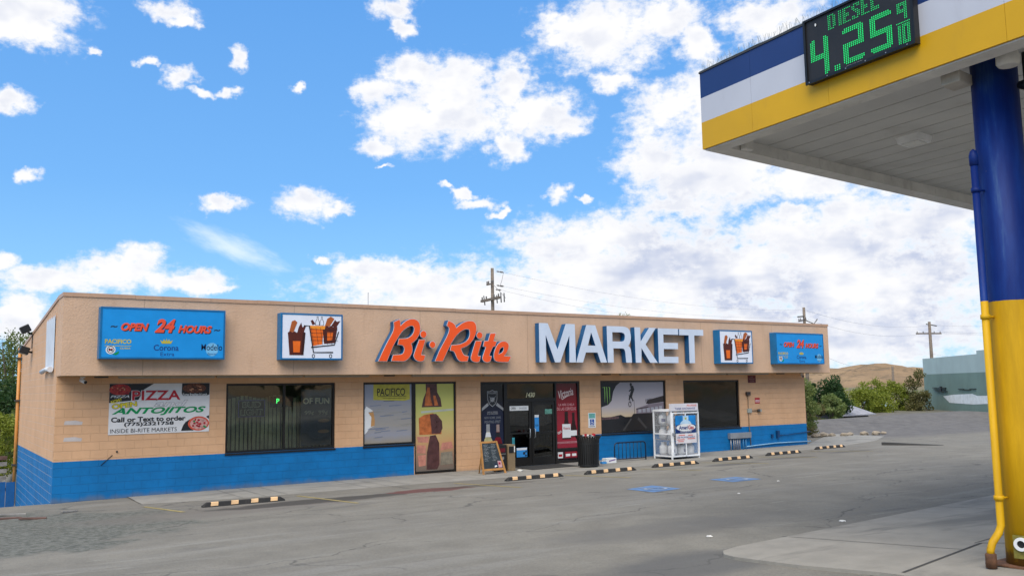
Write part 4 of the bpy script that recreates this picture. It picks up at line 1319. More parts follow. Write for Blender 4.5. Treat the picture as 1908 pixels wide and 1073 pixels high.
decal('grey_patch_picture', o, f, [[(10.68, .66), (11.08, .68), (11.1, .3), (10.66, .28)]], .004, mat('greige_print', C(138, 128, 110, .95), .5, var=.2, scale=7))

# entrance side lights
M_navyg = grad_mat('navy_grad_print', 0, 1, [(0.0, C(34, 44, 74, .7)), (.55, C(22, 34, 64, .65)), (.8, C(14, 18, 28, .6)), (1.0, C(40, 42, 40, .6))], .2)
o, f = poster('football_beer_poster', 12.145, 12.98, .58, 2.725, M_navyg, 'navy poster with a shield and two beer bottles beside the left entrance door')
mb = MB()
sh = [(12.37, 2.50), (12.47, 2.50), (12.565, 2.545), (12.66, 2.50), (12.76, 2.50), (12.75, 2.24), (12.70, 2.10), (12.565, 2.0), (12.43, 2.10), (12.38, 2.24)]
shin = [(12.565 + (a - 12.565) * .9, 2.27 + (b - 2.27) * .9) for a, b in sh]
mb.add(fill_mesh([sh, shin]), mat('silver_print', C(170, 170, 170, .7), .4), f.M(.004))
shape(mb, f, shin, .002, M_ink)
shape(mb, f, ell(12.565, 2.26, .085, .10), .004, mat('silver_print', (.4, .4, .4)))
shape(mb, f, [(12.47, 2.30), (12.66, 2.30), (12.65, 2.34), (12.6, 2.38), (12.53, 2.38), (12.48, 2.34)], .006, M_ink)
shape(mb, f, rect(12.50, 12.555, 2.245, 2.275), .006, M_ink)
shape(mb, f, stroke([(12.44, 2.12), (12.69, 2.34)], .014), .008, mat('silver_print', (.4, .4, .4))); shape(mb, f, stroke([(12.69, 2.12), (12.44, 2.34)], .014), .0095, mat('silver_print', (.4, .4, .4)))
obj('shield_emblem', mb, o)
lettering(o, f, 'RAIDERS', 12.565, 2.44, .30, .055, .006, mat('silver_print', (.4, .4, .4)), bold=.02)
M_silp = mat('silver_print', (.4, .4, .4))
decal('chevron_stripe', o, f, [[(12.15, 1.96), (12.38, 2.13), (12.43, 2.05), (12.15, 1.87)], [(12.98, 1.96), (12.75, 2.13), (12.70, 2.05), (12.98, 1.87)]], .003, M_silp)
lettering(o, f, 'OFFICIAL CERVEZA', 12.565, 1.84, .40, .04, .004, M_silp, bold=.02)
lettering(o, f, 'OF LAS VEGAS RAIDERS', 12.565, 1.785, .40, .04, .004, M_silp, bold=.02)
lettering(o, f, 'NEW HOME, SAME', 12.565, 1.655, .62, .085, .004, mat('steel_print', C(150, 154, 160, .6), .4), bold=.005)
lettering(o, f, 'FIGHTING SPIRIT', 12.565, 1.53, .60, .085, .004, mat('steel_print', (.3, .3, .3)), bold=.005)


def bottle(parent, f, cx, z0, h, wd, k, m_glass, m_foil, m_lab, m_neck):
    X = lambda u: cx + u * wd
    Z = lambda v: z0 + v * h
    decal('bottle_picture', parent, f, [[(X(-.5), Z(0)), (X(.5), Z(0)), (X(.5), Z(.30)), (X(.40), Z(.42)), (X(.22), Z(.55)), (X(.17), Z(.75)), (X(.17), Z(1)), (X(-.17), Z(1)), (X(-.17), Z(.75)), (X(-.22), Z(.55)), (X(-.40), Z(.42)), (X(-.5), Z(.30))]], k, m_glass)
    decal('foil_picture', parent, f, [[(X(-.19), Z(.72)), (X(.19), Z(.72)), (X(.18), Z(1.0)), (X(-.18), Z(1.0))]], k + .002, m_foil)
    decal('neck_label_picture', parent, f, [[(X(-.30), Z(.52)), (X(.30), Z(.52)), (X(.2), Z(.70)), (X(-.2), Z(.70))]], k + .002, m_neck)
    decal('label_picture', parent, f, [rect(X(-.49), X(.49), Z(.05), Z(.27))], k + .002, m_lab)


bottle(o, f, 12.39, .62, .84, .36, .004, mat('pale_beer_print', C(206, 196, 140, .75), .35, var=.2, scale=6), M_silp, M_wht2, M_wht2)
bottle(o, f, 12.76, .60, .84, .32, .004, mat('ruby_glass_print', C(120, 14, 30, .75), .35, var=.3, scale=6), mat('rose_foil_print', C(176, 150, 140, .7), .4), M_ink, M_ink)
lettering(o, f, 'Modelo', 12.40, .75, .33, .09, .008, M_navy, bold=.02)
lettering(o, f, 'Modelo', 12.76, .74, .28, .09, .008, M_silp, bold=.01)
M_redg = grad_mat('red_grad_print', 0, 1, [(0.0, C(160, 40, 60, .75)), (.3, C(170, 44, 62, .75)), (.7, C(150, 24, 42, .7)), (1.0, C(112, 22, 34, .6))], .2)
o, f = poster('red_beer_poster', 15.08, 15.965, .57, 2.725, M_redg, 'red poster of beer bottles beside the right entrance door')
lettering(o, f, 'Victoria', 15.5, 2.40, .62, .26, .004, mat('pinkish_print', C(226, 206, 200, .95), .4), bold=.012, shear=.3, rot=.2)
decal('swash', o, f, [stroke([(15.28, 2.25), (15.34, 2.19), (15.5, 2.27), (15.74, 2.36)], [.01, .03, .025, .008])], .006, mat('pinkish_print', (.5, .4, .4)))
lettering(o, f, 'LA MÁS CHELA', 15.52, 2.02, .66, .10, .004, mat('rose_print', C(214, 150, 150, .9), .4), bold=.012)
lettering(o, f, 'DE LAS CERVEZAS', 15.52, 1.87, .80, .10, .004, mat('rose_print', (.4, .2, .2)), bold=.012)
M_dkb = mat('dark_bottle_print', C(52, 26, 22, .7), .3, var=.3, scale=6)
bottle(o, f, 15.50, .86, .92, .36, .004, M_dkb, M_dkb, M_wht2, M_dkb)
bottle(o, f, 15.80, .92, .82, .28, .003, M_dkb, M_dkb, M_wht2, M_dkb)
decal('label_picture', o, f, [rect(15.325, 15.675, .96, 1.36)], .007, M_wht2)
lettering(o, f, 'Victoria', 15.5, 1.22, .27, .09, .010, M_red, bold=.01, shear=.25)
decal('can_picture', o, f, [[(15.10, .90), (15.30, .90), (15.31, 1.28), (15.29, 1.33), (15.11, 1.33), (15.10, 1.28)]], .005, M_crim)
lettering(o, f, 'Victoria', 15.2, 1.1, .17, .10, .008, M_wht2, bold=.01, shear=.25, rot=.5)
decal('strip_picture', o, f, [rect(15.09, 15.96, .72, .78)], .003, mat('pale_rose_print', C(210, 150, 156, .7), .4))
lettering(o, f, 'VICTORIA CERVEZA', 15.52, .75, .78, .035, .006, M_crim, bold=.02)
o, f = poster('carton_poster', 15.09, 15.95, .20, .49, mat('dark_carton_print', C(70, 20, 30, .6), .4, var=.3), 'low strip of red and white beer carton pictures below the red poster')
for x0, x1, m in ((15.12, 15.33, M_wht2), (15.42, 15.66, M_crim), (15.68, 15.92, M_crim)):
    decal('carton_picture', o, f, [rect(x0, x1, .24, .44)], .003, m)
    decal('carton_label_picture', o, f, [rect(x0 + .03, x1 - .03, .29, .37)], .005, M_red if m is M_wht2 else M_wht2)

# door stickers: children of nothing, each a thing
FD = Y0 + .048
def sticker(x0, x1, z0, z1, m, label, texts=(), y=FD):
    mb = MB(); mb.box(x0, x1, y - .003, y, z0, z1, m)
    o = obj('door_sticker', mb, label=label, cat='sticker', group='stickers on the entrance doors')
    f = FR(y - .003)
    for s, cx, cz, ww, hh, mm in texts:
        lettering(o, f, s, cx, cz, ww, hh, .003, mm, bold=.01)
    return o
M_sky = mat('sky_blue_print', C(60, 150, 220, .85), .35)
yg = Y0 + .074
sticker(13.22, 13.96, 1.86, 2.01, M_wht2, 'white strip sticker across the top of the left door', [('OPEN', 13.36, 1.935, .18, .08, M_ink), ('24 HOURS', 13.74, 1.935, .30, .06, M_gal)], yg)
sticker(14.20, 14.37, 1.16, 1.62, M_sky, 'tall blue sticker beside the handle of the right door', [('PUSH', 14.285, 1.36, .12, .07, M_ink)], yg)
sticker(14.2, 14.37, 1.623, 1.70, M_wht2, 'small white sticker above the tall blue sticker on the right door', (), yg)
sticker(14.62, 14.92, 1.72, 1.88, mat('teal_yellow_print', C(110, 170, 150, .75), .4, var=.4, scale=9), 'small green and yellow card at the top of the right door', (), yg)
o = sticker(13.47, 13.88, .36, .66, M_sky, 'blue and white credit card sticker at the foot of the left door', (), yg)
decal('sticker_band', o, FR(yg - .003), [rect(13.475, 13.875, .585, .655)], .002, M_wht2)
decal('sticker_mark', o, FR(yg - .003), [rect(13.72, 13.80, .44, .52), rect(13.81, 13.86, .5, .56), rect(13.79, 13.86, .38, .43)], .002, M_ink)
sticker(13.30, 13.40, .50, 1.0, mat('teal_print', C(70, 160, 170, .8), .4, var=.3, scale=4), 'narrow teal and yellow strip at the left edge of the left door', (), yg)

# fourth window: skate ramp mural
M_dusk = grad_mat('dusk_print', 0, 1, [(0.0, C(120, 104, 92, .95)), (.30, C(206, 184, 152, .98)), (.5, C(186, 176, 176, .95)), (1.0, C(150, 148, 158, 1.0))], .25)
o, f = poster('ramp_rider_poster', 17.02, 19.95, 1.035, 2.735, M_dusk, 'large dusk poster of a bike rider above a ramp with a green claw mark')
decal('black_corner', o, f, [[(17.02, 2.735), (17.9, 2.735), (17.72, 2.62), (17.58, 2.42), (17.5, 2.1), (17.34, 1.96), (17.02, 1.88)]], .0025, M_ink)
M_claw = mat('lime_claw_print', C(150, 206, 100, .9), .35)
decal('claw_emblem', o, f, [stroke([(17.10, 2.56), (17.19, 2.58), (17.20, 2.35), (17.19, 2.05)], [.012, .038, .03, .004]), stroke([(17.24, 2.57), (17.29, 2.58), (17.30, 2.3), (17.31, 1.97)], [.012, .038, .03, .004]), stroke([(17.36, 2.58), (17.42, 2.56), (17.415, 2.35), (17.42, 2.04)], [.012, .038, .03, .004])], .005, M_claw)
M_dk = mat('silhouette_print', (.018, .018, .02), .3)
decal('rider_picture', o, f, [ell(18.40, 2.66, .055, .055, 12), [(18.37, 2.6), (18.5, 2.62), (18.56, 2.48), (18.5, 2.36), (18.44, 2.22), (18.5, 2.08), (18.46, 2.06), (18.38, 2.22), (18.32, 2.1), (18.28, 2.12), (18.36, 2.34), (18.40, 2.44), (18.3, 2.40), (18.3, 2.44), (18.40, 2.5)], stroke([(18.30, 2.3), (18.36, 2.0), (18.5, 2.1), (18.36, 2.2)], .025)], .004, M_dk)
mb = MB()
mb.add(fill_mesh([ell(18.33, 1.96, .07, .1, 18), ell(18.33, 1.96, .045, .072, 18)]), M_dk, f.M(.006))
obj('bike_wheel_picture', mb, o)
decal('rope_picture', o, f, [stroke([(18.53, 2.1), (18.55, 1.3)], .016)], .003, M_dk)
lettering(o, f, 'JUSTIN', 19.22, 2.09, .34, .10, .004, M_dk, bold=.01, shear=.2, rot=.12)
decal('hillside_picture', o, f, [[(17.02, 1.55), (17.3, 1.52), (17.6, 1.56), (17.9, 1.6), (18.1, 1.52), (18.5, 1.52), (18.6, 1.035), (17.02, 1.035)]], .003, M_dk)
decal('town_picture', o, f, [[(17.02, 1.53), (17.8, 1.55), (17.8, 1.47), (17.02, 1.45)]], .005, mat('mauve_print', C(120, 92, 92, .6), .4, var=.4, scale=16))
decal('warehouse_picture', o, f, [[(18.62, 1.80), (19.2, 1.94), (19.95, 2.0), (19.95, 1.62), (18.62, 1.62)]], .003, mat('grey_mauve_print', C(138, 124, 130, .9), .4))
decal('roof_picture', o, f, [[(19.08, 1.98), (19.2, 2.1), (19.95, 2.24), (19.95, 2.02), (19.2, 1.95)], [(18.62, 1.80), (19.2, 1.86), (19.2, 1.83), (18.62, 1.77)]], .005, mat('brown_roof_print', C(66, 54, 50, .6), .4))
mb = MB()
for i in range(6):
    shape(mb, f, rect(18.72 + i * .2, 18.86 + i * .2, 1.66, 1.77 + i * .02), .006, mat('pane_print', C(170, 168, 172, .95), .4))
obj('panel_picture', mb, o)
decal('ramp_picture', o, f, [[(18.0, 1.035), (18.35, 1.48), (18.48, 1.62), (19.95, 1.64), (19.95, 1.035)]], .0065, mat('ramp_print', (.028, .025, .024), .3))
decal('ramp_face_picture', o, f, [[(18.66, 1.42), (19.05, 1.07), (19.1, 1.12), (18.72, 1.5)], [(17.95, 1.05), (18.35, 1.47), (18.4, 1.44), (18.05, 1.05)]], .008, mat('ramp_edge_print', (.07, .065, .062), .3))

# ------------------------------------------------------------------ wall fittings
def wall_sign(name, x0, x1, z0, z1, m, label, y=Y0 - .008):
    mb = MB(); mb.box(x0, x1, y, Y0 - .002, z0, z1, m)
    return obj(name, mb, label=label, cat='sign'), FR(y)
o, f = wall_sign('accessible_parking_sign', 16.38, 16.70, 1.20, 1.71, M_wht2, 'white and teal accessible parking sign right of the entrance')
decal('teal_band', o, f, [rect(16.40, 16.68, 1.52, 1.69)], .002, mat('pale_teal_print', C(140, 200, 200, .8), .4))
lettering(o, f, 'RESERVED', 16.54, 1.645, .24, .045, .004, M_green, bold=.01)
lettering(o, f, 'PARKING', 16.54, 1.575, .22, .045, .004, M_green, bold=.01)
decal('blue_square', o, f, [rect(16.45, 16.63, 1.29, 1.49)], .002, mat('access_blue', C(20, 80, 170, .8), .4))
mb = MB()
shape(mb, f, ell(16.53, 1.46, .017, .017, 12), .004, M_wht2)
shape(mb, f, stroke([(16.53, 1.44), (16.535, 1.385), (16.575, 1.383), (16.60, 1.325)], .016), .004, M_wht2)
mb.add(fill_mesh([ell(16.53, 1.355, .05, .05), ell(16.53, 1.355, .036, .036)]), M_wht2, f.M(.006))
obj('wheelchair_symbol', mb, o)
mb = MB()
shape(mb, f, rect(16.42, 16.66, 1.23, 1.26), .002, mat('grey_text_block', (.25, .25, .28), .5)); obj('small_print', mb, o)
o, f = wall_sign('wall_notice', 24.37, 24.82, 2.66, 2.95, mat('maroon_print', C(110, 22, 24, .7), .45), 'dark maroon notice high on the wall right of the last window')
lettering(o, f, 'NO', 24.6, 2.89, .13, .06, .003, mat('faded_print', (.25, .13, .12), .5), bold=.02)
lettering(o, f, 'PARKING', 24.6, 2.805, .3, .06, .003, mat('faded_print', (.25, .13, .12)), bold=.02)
lettering(o, f, 'TOW', 24.6, 2.72, .24, .06, .003, mat('faded_print', (.25, .13, .12)), bold=.02)
o, f = wall_sign('wall_notice', 24.72, 25.0, 1.85, 2.07, M_red, 'small bright red notice with a white bar on the wall above the conduit')
decal('white_bar', o, f, [rect(24.74, 24.98, 1.90, 1.99)], .002, mat('pink_white_print', C(236, 200, 200, .85), .4))
lettering(o, f, 'NO SMOKING', 24.86, 1.945, .2, .04, .004, M_red, bold=.01)
# electrical trough and conduits
t = thing('electrical_trough', 'grey metal wiring trough with pipes running down the blue wall', 'electrical box', (23.7, Y0, .1))
mb = MB(); mb.box(23.12, 24.27, Y0 - .16, Y0 - .003, .545, .755, M_gal); mb.bevel(.006, 1); obj('trough', mb, t)
for i, x in enumerate((23.2, 23.34, 23.46, 23.56, 23.68, 23.86, 24.02)):
    mb = MB(); mb.tube([(x, Y0 - .08 - .01 * (i % 2), .545), (x, Y0 - .08 - .01 * (i % 2), .1)], .025, M_gal if i not in (5, 6) else M_pipeblue, 8); obj('conduit', mb, t)
t = thing('wall_conduit', 'thin vertical conduit with a dark box and a side arm right of the last window', 'conduit', (24.35, Y0, .2))
mb = MB(); mb.tube([(24.30, Y0 - .03, 2.2), (24.31, Y0 - .03, 1.0), (24.36, Y0 - .03, .22)], .016, mat('conduit_beige', C(150, 124, 96, .7), .5), 8); obj('conduit', mb, t)
mb = MB(); mb.box(24.2, 24.4, Y0 - .09, Y0 - .003, 2.17, 2.31, mat('dark_brown_metal', (.05, .035, .028), .5)); obj('dark_box', mb, t)
mb = MB(); mb.box(24.24, 24.46, Y0 - .07, Y0 - .003, 1.50, 1.66, mat('grey_green_box', (.32, .33, .29), .5)); obj('junction_box', mb, t)
mb = MB(); mb.tube([(24.46, Y0 - .04, 1.575), (24.82, Y0 - .04, 1.575)], .014, M_grey, 8); mb.lathe([(.05, 1.52), (.06, 1.56), (.06, 1.6), (.04, 1.63)], 24.86, Y0 - .06, M_grey, 12); mb.box(24.9, 25.0, Y0 - .09, Y0 - .003, 1.53, 1.62, mat('grey_green_box', (.32, .33, .29))); obj('side_arm', mb, t)
t = thing('water_pipe', 'pale blue pipe running low along the blue wall to its right end', 'pipe', (26, Y0, .2))
mb = MB(); mb.tube([(24.0, Y0 - .05, .20), (24.4, Y0 - .05, .22), (25.8, Y0 - .05, .27), (27.9, Y0 - .05, .25)], .022, mat('pale_pipe', C(150, 196, 226, .85), .4), 8); obj('pipe', mb, t)
t = thing('garden_tap', 'dark blue tap and hose on the blue wall near its right end', 'tap', (26, Y0, .6))
mb = MB(); mb.tube([(26.05, Y0 - .04, .56), (26.5, Y0 - .05, .565), (27.9, Y0 - .04, .64)], .016, mat('hose_blue', C(14, 70, 120, .7), .5), 8); obj('hose', mb, t)
mb = MB(); mb.box(25.85, 25.98, Y0 - .10, Y0 - .003, .48, .75, mat('hose_blue', (.01, .06, .18))); mb.box(25.55, 25.64, Y0 - .07, Y0 - .003, .48, .62, mat('hose_blue', (.01, .06, .18))); obj('valve', mb, t)
# cameras under the soffit
def sec_cam(x, y, z, aim, label):
    t = thing('security_camera', label, 'camera', (x, y, z), group='security cameras under the fascia')
    mb = MB(); mb.lathe([(.06, z), (.06, z + .03)], x, y, M_white, 14); mb.tube([(x, y, z), (x, y, z - .05)], .02, M_white); obj('mount', mb, t)
    mb = MB(); d = Vector(aim).normalized(); c = Vector((x, y, z - .07))
    mb.tube([c - d * .07, c + d * .12], .045, M_white, 12); mb.tube([c + d * .1201, c + d * .135], .04, M_black, 12); obj('body', mb, t)
sec_cam(.55, .55, 2.99, (.5, -1, -.35), 'small white security camera under the left end of the fascia')
sec_cam(27.3, .5, 2.99, (-.6, -1, -.3), 'small security camera under the right end of the fascia')
# floodlights on the left side wall
def flood(y, z, up, label):
    t = thing('floodlight', label, 'floodlight', (-.05, y, z), group='floodlights on the side wall')
    M4 = Matrix.Translation((-.22, y, z + (.08 if up < 0 else .0))) @ Matrix.Rotation(R2(up), 4, 'Y')
    mb = MB(); mb.box(-.13, .13, -.17, .17, -.11, .11, M_black, M4); mb.bevel(.02, 2); obj('housing', mb, t)
    mb = MB(); mb.box(-.115, .115, -.15, .15, -.118, -.1105, mat('lamp_lens', (.42, .44, .42), .25), M4); obj('lens', mb, t)
    mb = MB(); mb.tube([(-.003, y, z - .06), (-.08, y, z - .05), (-.16, y, z)], .03, M_black); obj('bracket', mb, t)
flood(7.0, 4.50, -28, 'black floodlight tilted up above the roof edge of the side wall')
flood(7.0, 3.94, 18, 'black wall pack light with a pale lens lower on the side wall')
mb = MB(); mb.tube([(-.02, 7.0, 4.42), (-.02, 7.0, 4.0)], .012, M_black, 6)
obj('light_conduit', mb, label='thin black conduit joining the two lights on the side wall', cat='conduit')
# torn white banner on the side wall
t = thing('side_banner', 'faded white vinyl banner on the side wall with its lower edge rolled up', 'banner', (-.02, 2.5, 3.2))
mb = MB()
ys_ = [1.35, 1.7, 2.1, 2.5, 2.9, 3.25]
for a, b in zip(ys_, ys_[1:]):
    za = 3.22 + (a - 1.35) * .02; zb = 3.22 + (b - 1.35) * .02
    mb.face([(-.02 - .015 * math.sin(a * 9), a, za), (-.02 - .015 * math.sin(b * 9), b, zb), (-.02, b, 4.52), (-.02, a, 4.60)], mat('faded_banner', (.62, .64, .68), .5, var=.08, key='fb'))
obj('sheet', mb, t)
mb = MB(); mb.tube([(-.09, 1.32, 3.22), (-.08, 2.3, 3.25), (-.09, 3.2, 3.2)], [.07, .05, .065], mat('faded_banner', (.6, .6, .6), key='fb'), 10); obj('rolled_edge', mb, t)

# ------------------------------------------------------------------ things on the pavement
def wheel_stop():
    t = thing('wheel_stop', '', 'wheel stop', (0, 0, 0), group='wheel stops along the pavement')
    mb = MB(); L = .915
    pr = [(-.075, 0), (-.055, .085), (-.03, .10), (.03, .10), (.055, .085), (.075, 0)]
    for (xa, sa), (xb, sb) in (((-L, .35), (-L + .10, 1)), ((-L + .10, 1), (L - .10, 1)), ((L - .10, 1), (L, .35))):
        A = [mb.bm.verts.new((xa, p[0], p[1] * sa)) for p in pr]; B = [mb.bm.verts.new((xb, p[0], p[1] * sb)) for p in pr]
        k = mb.mi(M_rub)
        for i in range(len(pr) - 1):
            mb.bm.faces.new((A[i], B[i], B[i + 1], A[i + 1])).material_index = k
        if xa == -L:
            mb.bm.faces.new(A[::-1]).material_index = k
        if xb == L:
            mb.bm.faces.new(B).material_index = k
    bmesh.ops.remove_doubles(mb.bm, verts=mb.bm.verts, dist=.0005)
    obj('body', mb, t)
    M_refl = mat('reflector_cream', C(232, 190, 140, .9), .5, var=.1, dirt=.25)
    for i, x in enumerate((-.66, -.22, .22, .66)):
        mb = MB()
        mb.face([(x - .085, -.0735, .018), (x + .075, -.0735, .018), (x + .085, -.0575, .084), (x - .075, -.0575, .084)], M_refl)
        mb.face([(x - .075, -.0573, .0845), (x + .085, -.0573, .0845), (x + .085, -.033, .1000), (x - .075, -.033, .1000)], M_refl)
        bmesh.ops.translate(mb.bm, verts=mb.bm.verts, vec=(0, -.003, .003))
        obj('reflector', mb, t)
    return t


stops = [(3.42, -3.28, -.0, 'in front of the first window, nearest the camera'), (11.25, -3.38, 0, 'in front of the chalkboard and entrance'), (13.85, -3.45, .02, 'right of the entrance in front of the black bin'), (16.7, -3.12, .0, 'in front of the gas cage'), (19.55, -2.8, .05, 'right of the gas cage'), (22.65, -2.28, .06, 'in front of the electrical trough'), (26.45, -1.32, .08, 'at the right end of the shop')]
proto = wheel_stop()
for i, (x, y, a, where) in enumerate(stops):
    o = proto if i == 0 else copy_tree(proto)
    o.location = (x, y, zg(x, y) + .002)
    sl_ = zg(x, y + .5) - zg(x, y - .5)
    o.rotation_euler = (math.atan(sl_), -math.atan(.004), a - .02)
    o['label'] = 'black wheel stop with cream reflectors ' + where

# black slatted litter bin
def P0(x, y): return zg(x, y) + .018
cx, cy = 14.98, -1.0; z = P0(cx, cy)
t = thing('trash_can', 'round black slatted trash can with flared rim right of the entrance', 'trash can', (cx, cy, z))
mb = MB()
for j in range(30):
    a = 2 * math.pi * j / 30
    M4 = Matrix.Translation((cx, cy, z)) @ Matrix.Rotation(a, 4, 'Z')
    v = []
    for (r, zz) in ((.315, .06), (.335, .72), (.345, .86), (.405, .97)):
        v.append((r, zz))
    for (r0, z0_), (r1, z1_) in zip(v, v[1:]):
        mb.hexa([M4 @ Vector(p) for p in ((r0, -.022, z0_), (r0 + .012, -.022, z0_), (r0 + .012, .022, z0_), (r0, .022, z0_), (r1, -.022, z1_), (r1 + .012, -.022, z1_), (r1 + .012, .022, z1_), (r1, .022, z1_))], M_black)
obj('slats', mb, t)
mb = MB()
for r, zz, h in ((.335, .05, .05), (.352, .72, .04)):
    mb.lathe([(r, z + zz), (r, z + zz + h)], cx, cy, M_black, 32, caps=False)
mb.tube([(cx + .41 * math.cos(2 * math.pi * j / 32), cy + .41 * math.sin(2 * math.pi * j / 32), z + .975) for j in range(33)], .016, M_black, 8, cap=False)
obj('hoops', mb, t)
mb = MB(); mb.lathe([(.29, z + .03), (.30, z + .93)], cx, cy, M_rub, 28); obj('liner', mb, t)
mb = MB(); rr = random.Random(3)
for i in range(7):
    a = rr.uniform(0, 6.28); r = rr.uniform(.05, .22)
    mb.box(-.05, .05, -.03, .03, 0, rr.uniform(.03, .12), rr.choice([M_wht2, M_red, M_wht2]), Matrix.Translation((cx + r * math.cos(a), cy + r * math.sin(a), z + .931)) @ Matrix.Rotation(rr.uniform(-.4, .4), 4, 'X') @ Matrix.Rotation(a, 4, 'Z'))
obj('rubbish_heap', mb, label='heap of red and white rubbish on top of the black trash can', cat='rubbish')
# small dark bin and tan ash bin by the door
z = P0(12.2, -.1)
t = thing('door_bin', 'narrow black bin with a red sticker left of the entrance doors', 'trash can', (12.2, -.15, z))
mb = MB(); mb.box(12.04, 12.36, -.30, .05, z, z + .80, M_black); mb.bevel(.012, 2); obj('body', mb, t)
decal('sticker', t, FR(-.30), [rect(12.10, 12.30, z + .58, z + .70)], .003, mat('dull_crimson_print', C(120, 20, 34, .7), .5))
decal('pale_mark', t, FR(-.30), [rect(12.14, 12.32, z + .52, z + .535), ell(12.22, z + .40, .035, .05)], .003, mat('grey_print', (.3, .28, .26), .5))
t = thing('ash_bin', 'tall tan litter bin with a dark square opening beside the left door', 'trash can', (12.5, -.2, z))
M_tanb = mat('tan_bin', C(150, 128, 96, .75), .55, dirt=.3)
mb = MB(); mb.box(12.385, 12.645, -.34, .0, z, z + .80, M_tanb); mb.bevel(.012, 2); obj('body', mb, t)
mb = MB(); mb.box(12.41, 12.585, -.352, -.338, z + .55, z + .74, M_black); obj('opening', mb, t)
mb = MB(); mb.box(12.595, 12.625, -.356, -.338, z + .57, z + .75, M_wht2); obj('flap_handle', mb, t)


def rock(cx, cy, r, seed, m, squash=.6):
    mb = MB(); bmesh.ops.create_icosphere(mb.bm, subdivisions=3, radius=r)
    for v in mb.bm.verts:
        q = noise.fractal(v.co * (2.2 / max(r, .05)) * .5 + Vector((seed * 7.1, seed, 0)), 1, 2, 4)
        v.co *= 1 + .28 * q; v.co.z *= squash
    mb.mi(m)
    for f_ in mb.bm.faces: f_.smooth = r < .1
    bmesh.ops.translate(mb.bm, verts=mb.bm.verts, vec=(cx, cy, zg(cx, cy) + r * squash * .6))
    return mb
obj('white_stone', rock(12.62, -.62, .085, 3, mat('pale_stone', (.5, .48, .43), .8)), label='small white stone on the pavement at the foot of the tan bin', cat='stone')

# chalkboard A-frame
z = P0(11.6, -.6)
t = thing('chalkboard', 'wooden framed A-board with chalk menu standing left of the entrance', 'chalkboard', (11.6, -.55, z))
Fc = Frame((11.25, -.74, z), (1, 0, 0), (0, .20, .96))
mb = MB()
for pts in ([(-.03, .0), (.03, .0), (.05, .97), (-.0, .97)], [(.74, .0), (.80, .0), (.60, .97), (.545, .97)], [(.0501, .915), (.5449, .915), (.545, .97), (.05, .97)], [(.036, .10), (.73, .10), (.715, .16), (.036, .16)]):
    me = fill_mesh([pts], .03); mb.add(me, M_tan, Fc.M(0))
obj('frame', mb, t)
mb = MB(); me = fill_mesh([[(.035, .16), (.71, .16), (.552, .915), (.05, .915)]], .012); mb.add(me, mat('slate_board', C(52, 62, 66, .7), .6, var=.25, scale=5, dirt=.4), Fc.M(0)); obj('board', mb, t)
mb = MB(); rr = random.Random(12)
for col_ in (0, 1):
    for i in range(12):
        v = .87 - i * .043; u0 = .09 + col_ * .26 + rr.uniform(0, .03)
        wd = rr.uniform(.08, .19) * (1 - .1 * col_)
        u = u0
        while u < u0 + wd:
            l = rr.uniform(.012, .035); shape(mb, Fc, stroke([(u, v), (u + l / 2, v + rr.uniform(-.006, .010)), (u + l, v + rr.uniform(-.005, .005))], .006), .008, mat('chalk', (.5, .52, .52), .9)); u += l + .008
obj('chalk_menu', mb, t)
mb = MB(); shape(mb, Fc, [(.55, .18), (.68, .18), (.66, .37), (.53, .38)], .009, mat('pink_print', C(206, 160, 160, .8), .5)); obj('cup_picture', mb, t)
mb = MB(); shape(mb, Fc, [(.40, .17), (.53, .18), (.52, .29), (.42, .30)], .009, M_navy); shape(mb, Fc, [(.41, .19), (.50, .21), (.49, .25), (.42, .24)], .011, M_wht2); shape(mb, Fc, [(.56, .27), (.63, .27), (.625, .33), (.555, .33)], .012, M_crim); obj('cup_picture', mb, t)
mb = MB()
for a, b in ((11.36, 11.36), (11.80, 11.92)):
    mb.tube([(a, -.53, z + .95), (b, -.30, z)], .02, M_tan, 6)
obj('rear_leg', mb, t)

# door mat
mb = MB(); mb.prism([(13.15, -.55), (15.0, -.45), (15.0, .62), (13.15, .62)], P0(14, 0) + .003, P0(14, 0) + .016, mat('mat_fibre', (.035, .034, .033), .95, bump=.004, bscale=90)); obj('door_mat', mb, label='dark rubber mat on the pavement before the entrance doors', cat='mat')
# bike rack
z = P0(17.5, -.1)
t = thing('bike_rack', 'thin dark blue tube bike rack against the blue wall', 'bike rack', (17.5, -.1, z))
M_rack = mat('rack_paint', C(18, 42, 70, .7), .45)
mb = MB()
arc = [(16.80, -.1, z), (16.80, -.1, z + .50)] + [(16.80 + .12 * (1 - math.cos(a)), -.1, z + .50 + .12 * math.sin(a)) for a in (R2(30), R2(60), R2(90))]
mb.tube(arc + [(18.06, -.1, z + .62)] + [(18.06 + .12 * math.sin(a), -.1, z + .5 + .12 * math.cos(a)) for a in (R2(30), R2(60), R2(90))] + [(18.18, -.1, z)], .022, M_rack, 10)
obj('hoop', mb, t)
for i in range(7):
    x = 16.98 + i * .165
    mb = MB(); mb.tube([(x, -.1, z + .07), (x, -.1, z + .60)], .012, M_rack, 6); obj('bar', mb, t)
mb = MB(); mb.tube([(16.81, -.1, z + .07), (18.17, -.1, z + .07)], .016, M_rack, 8); obj('base_rail', mb, t)
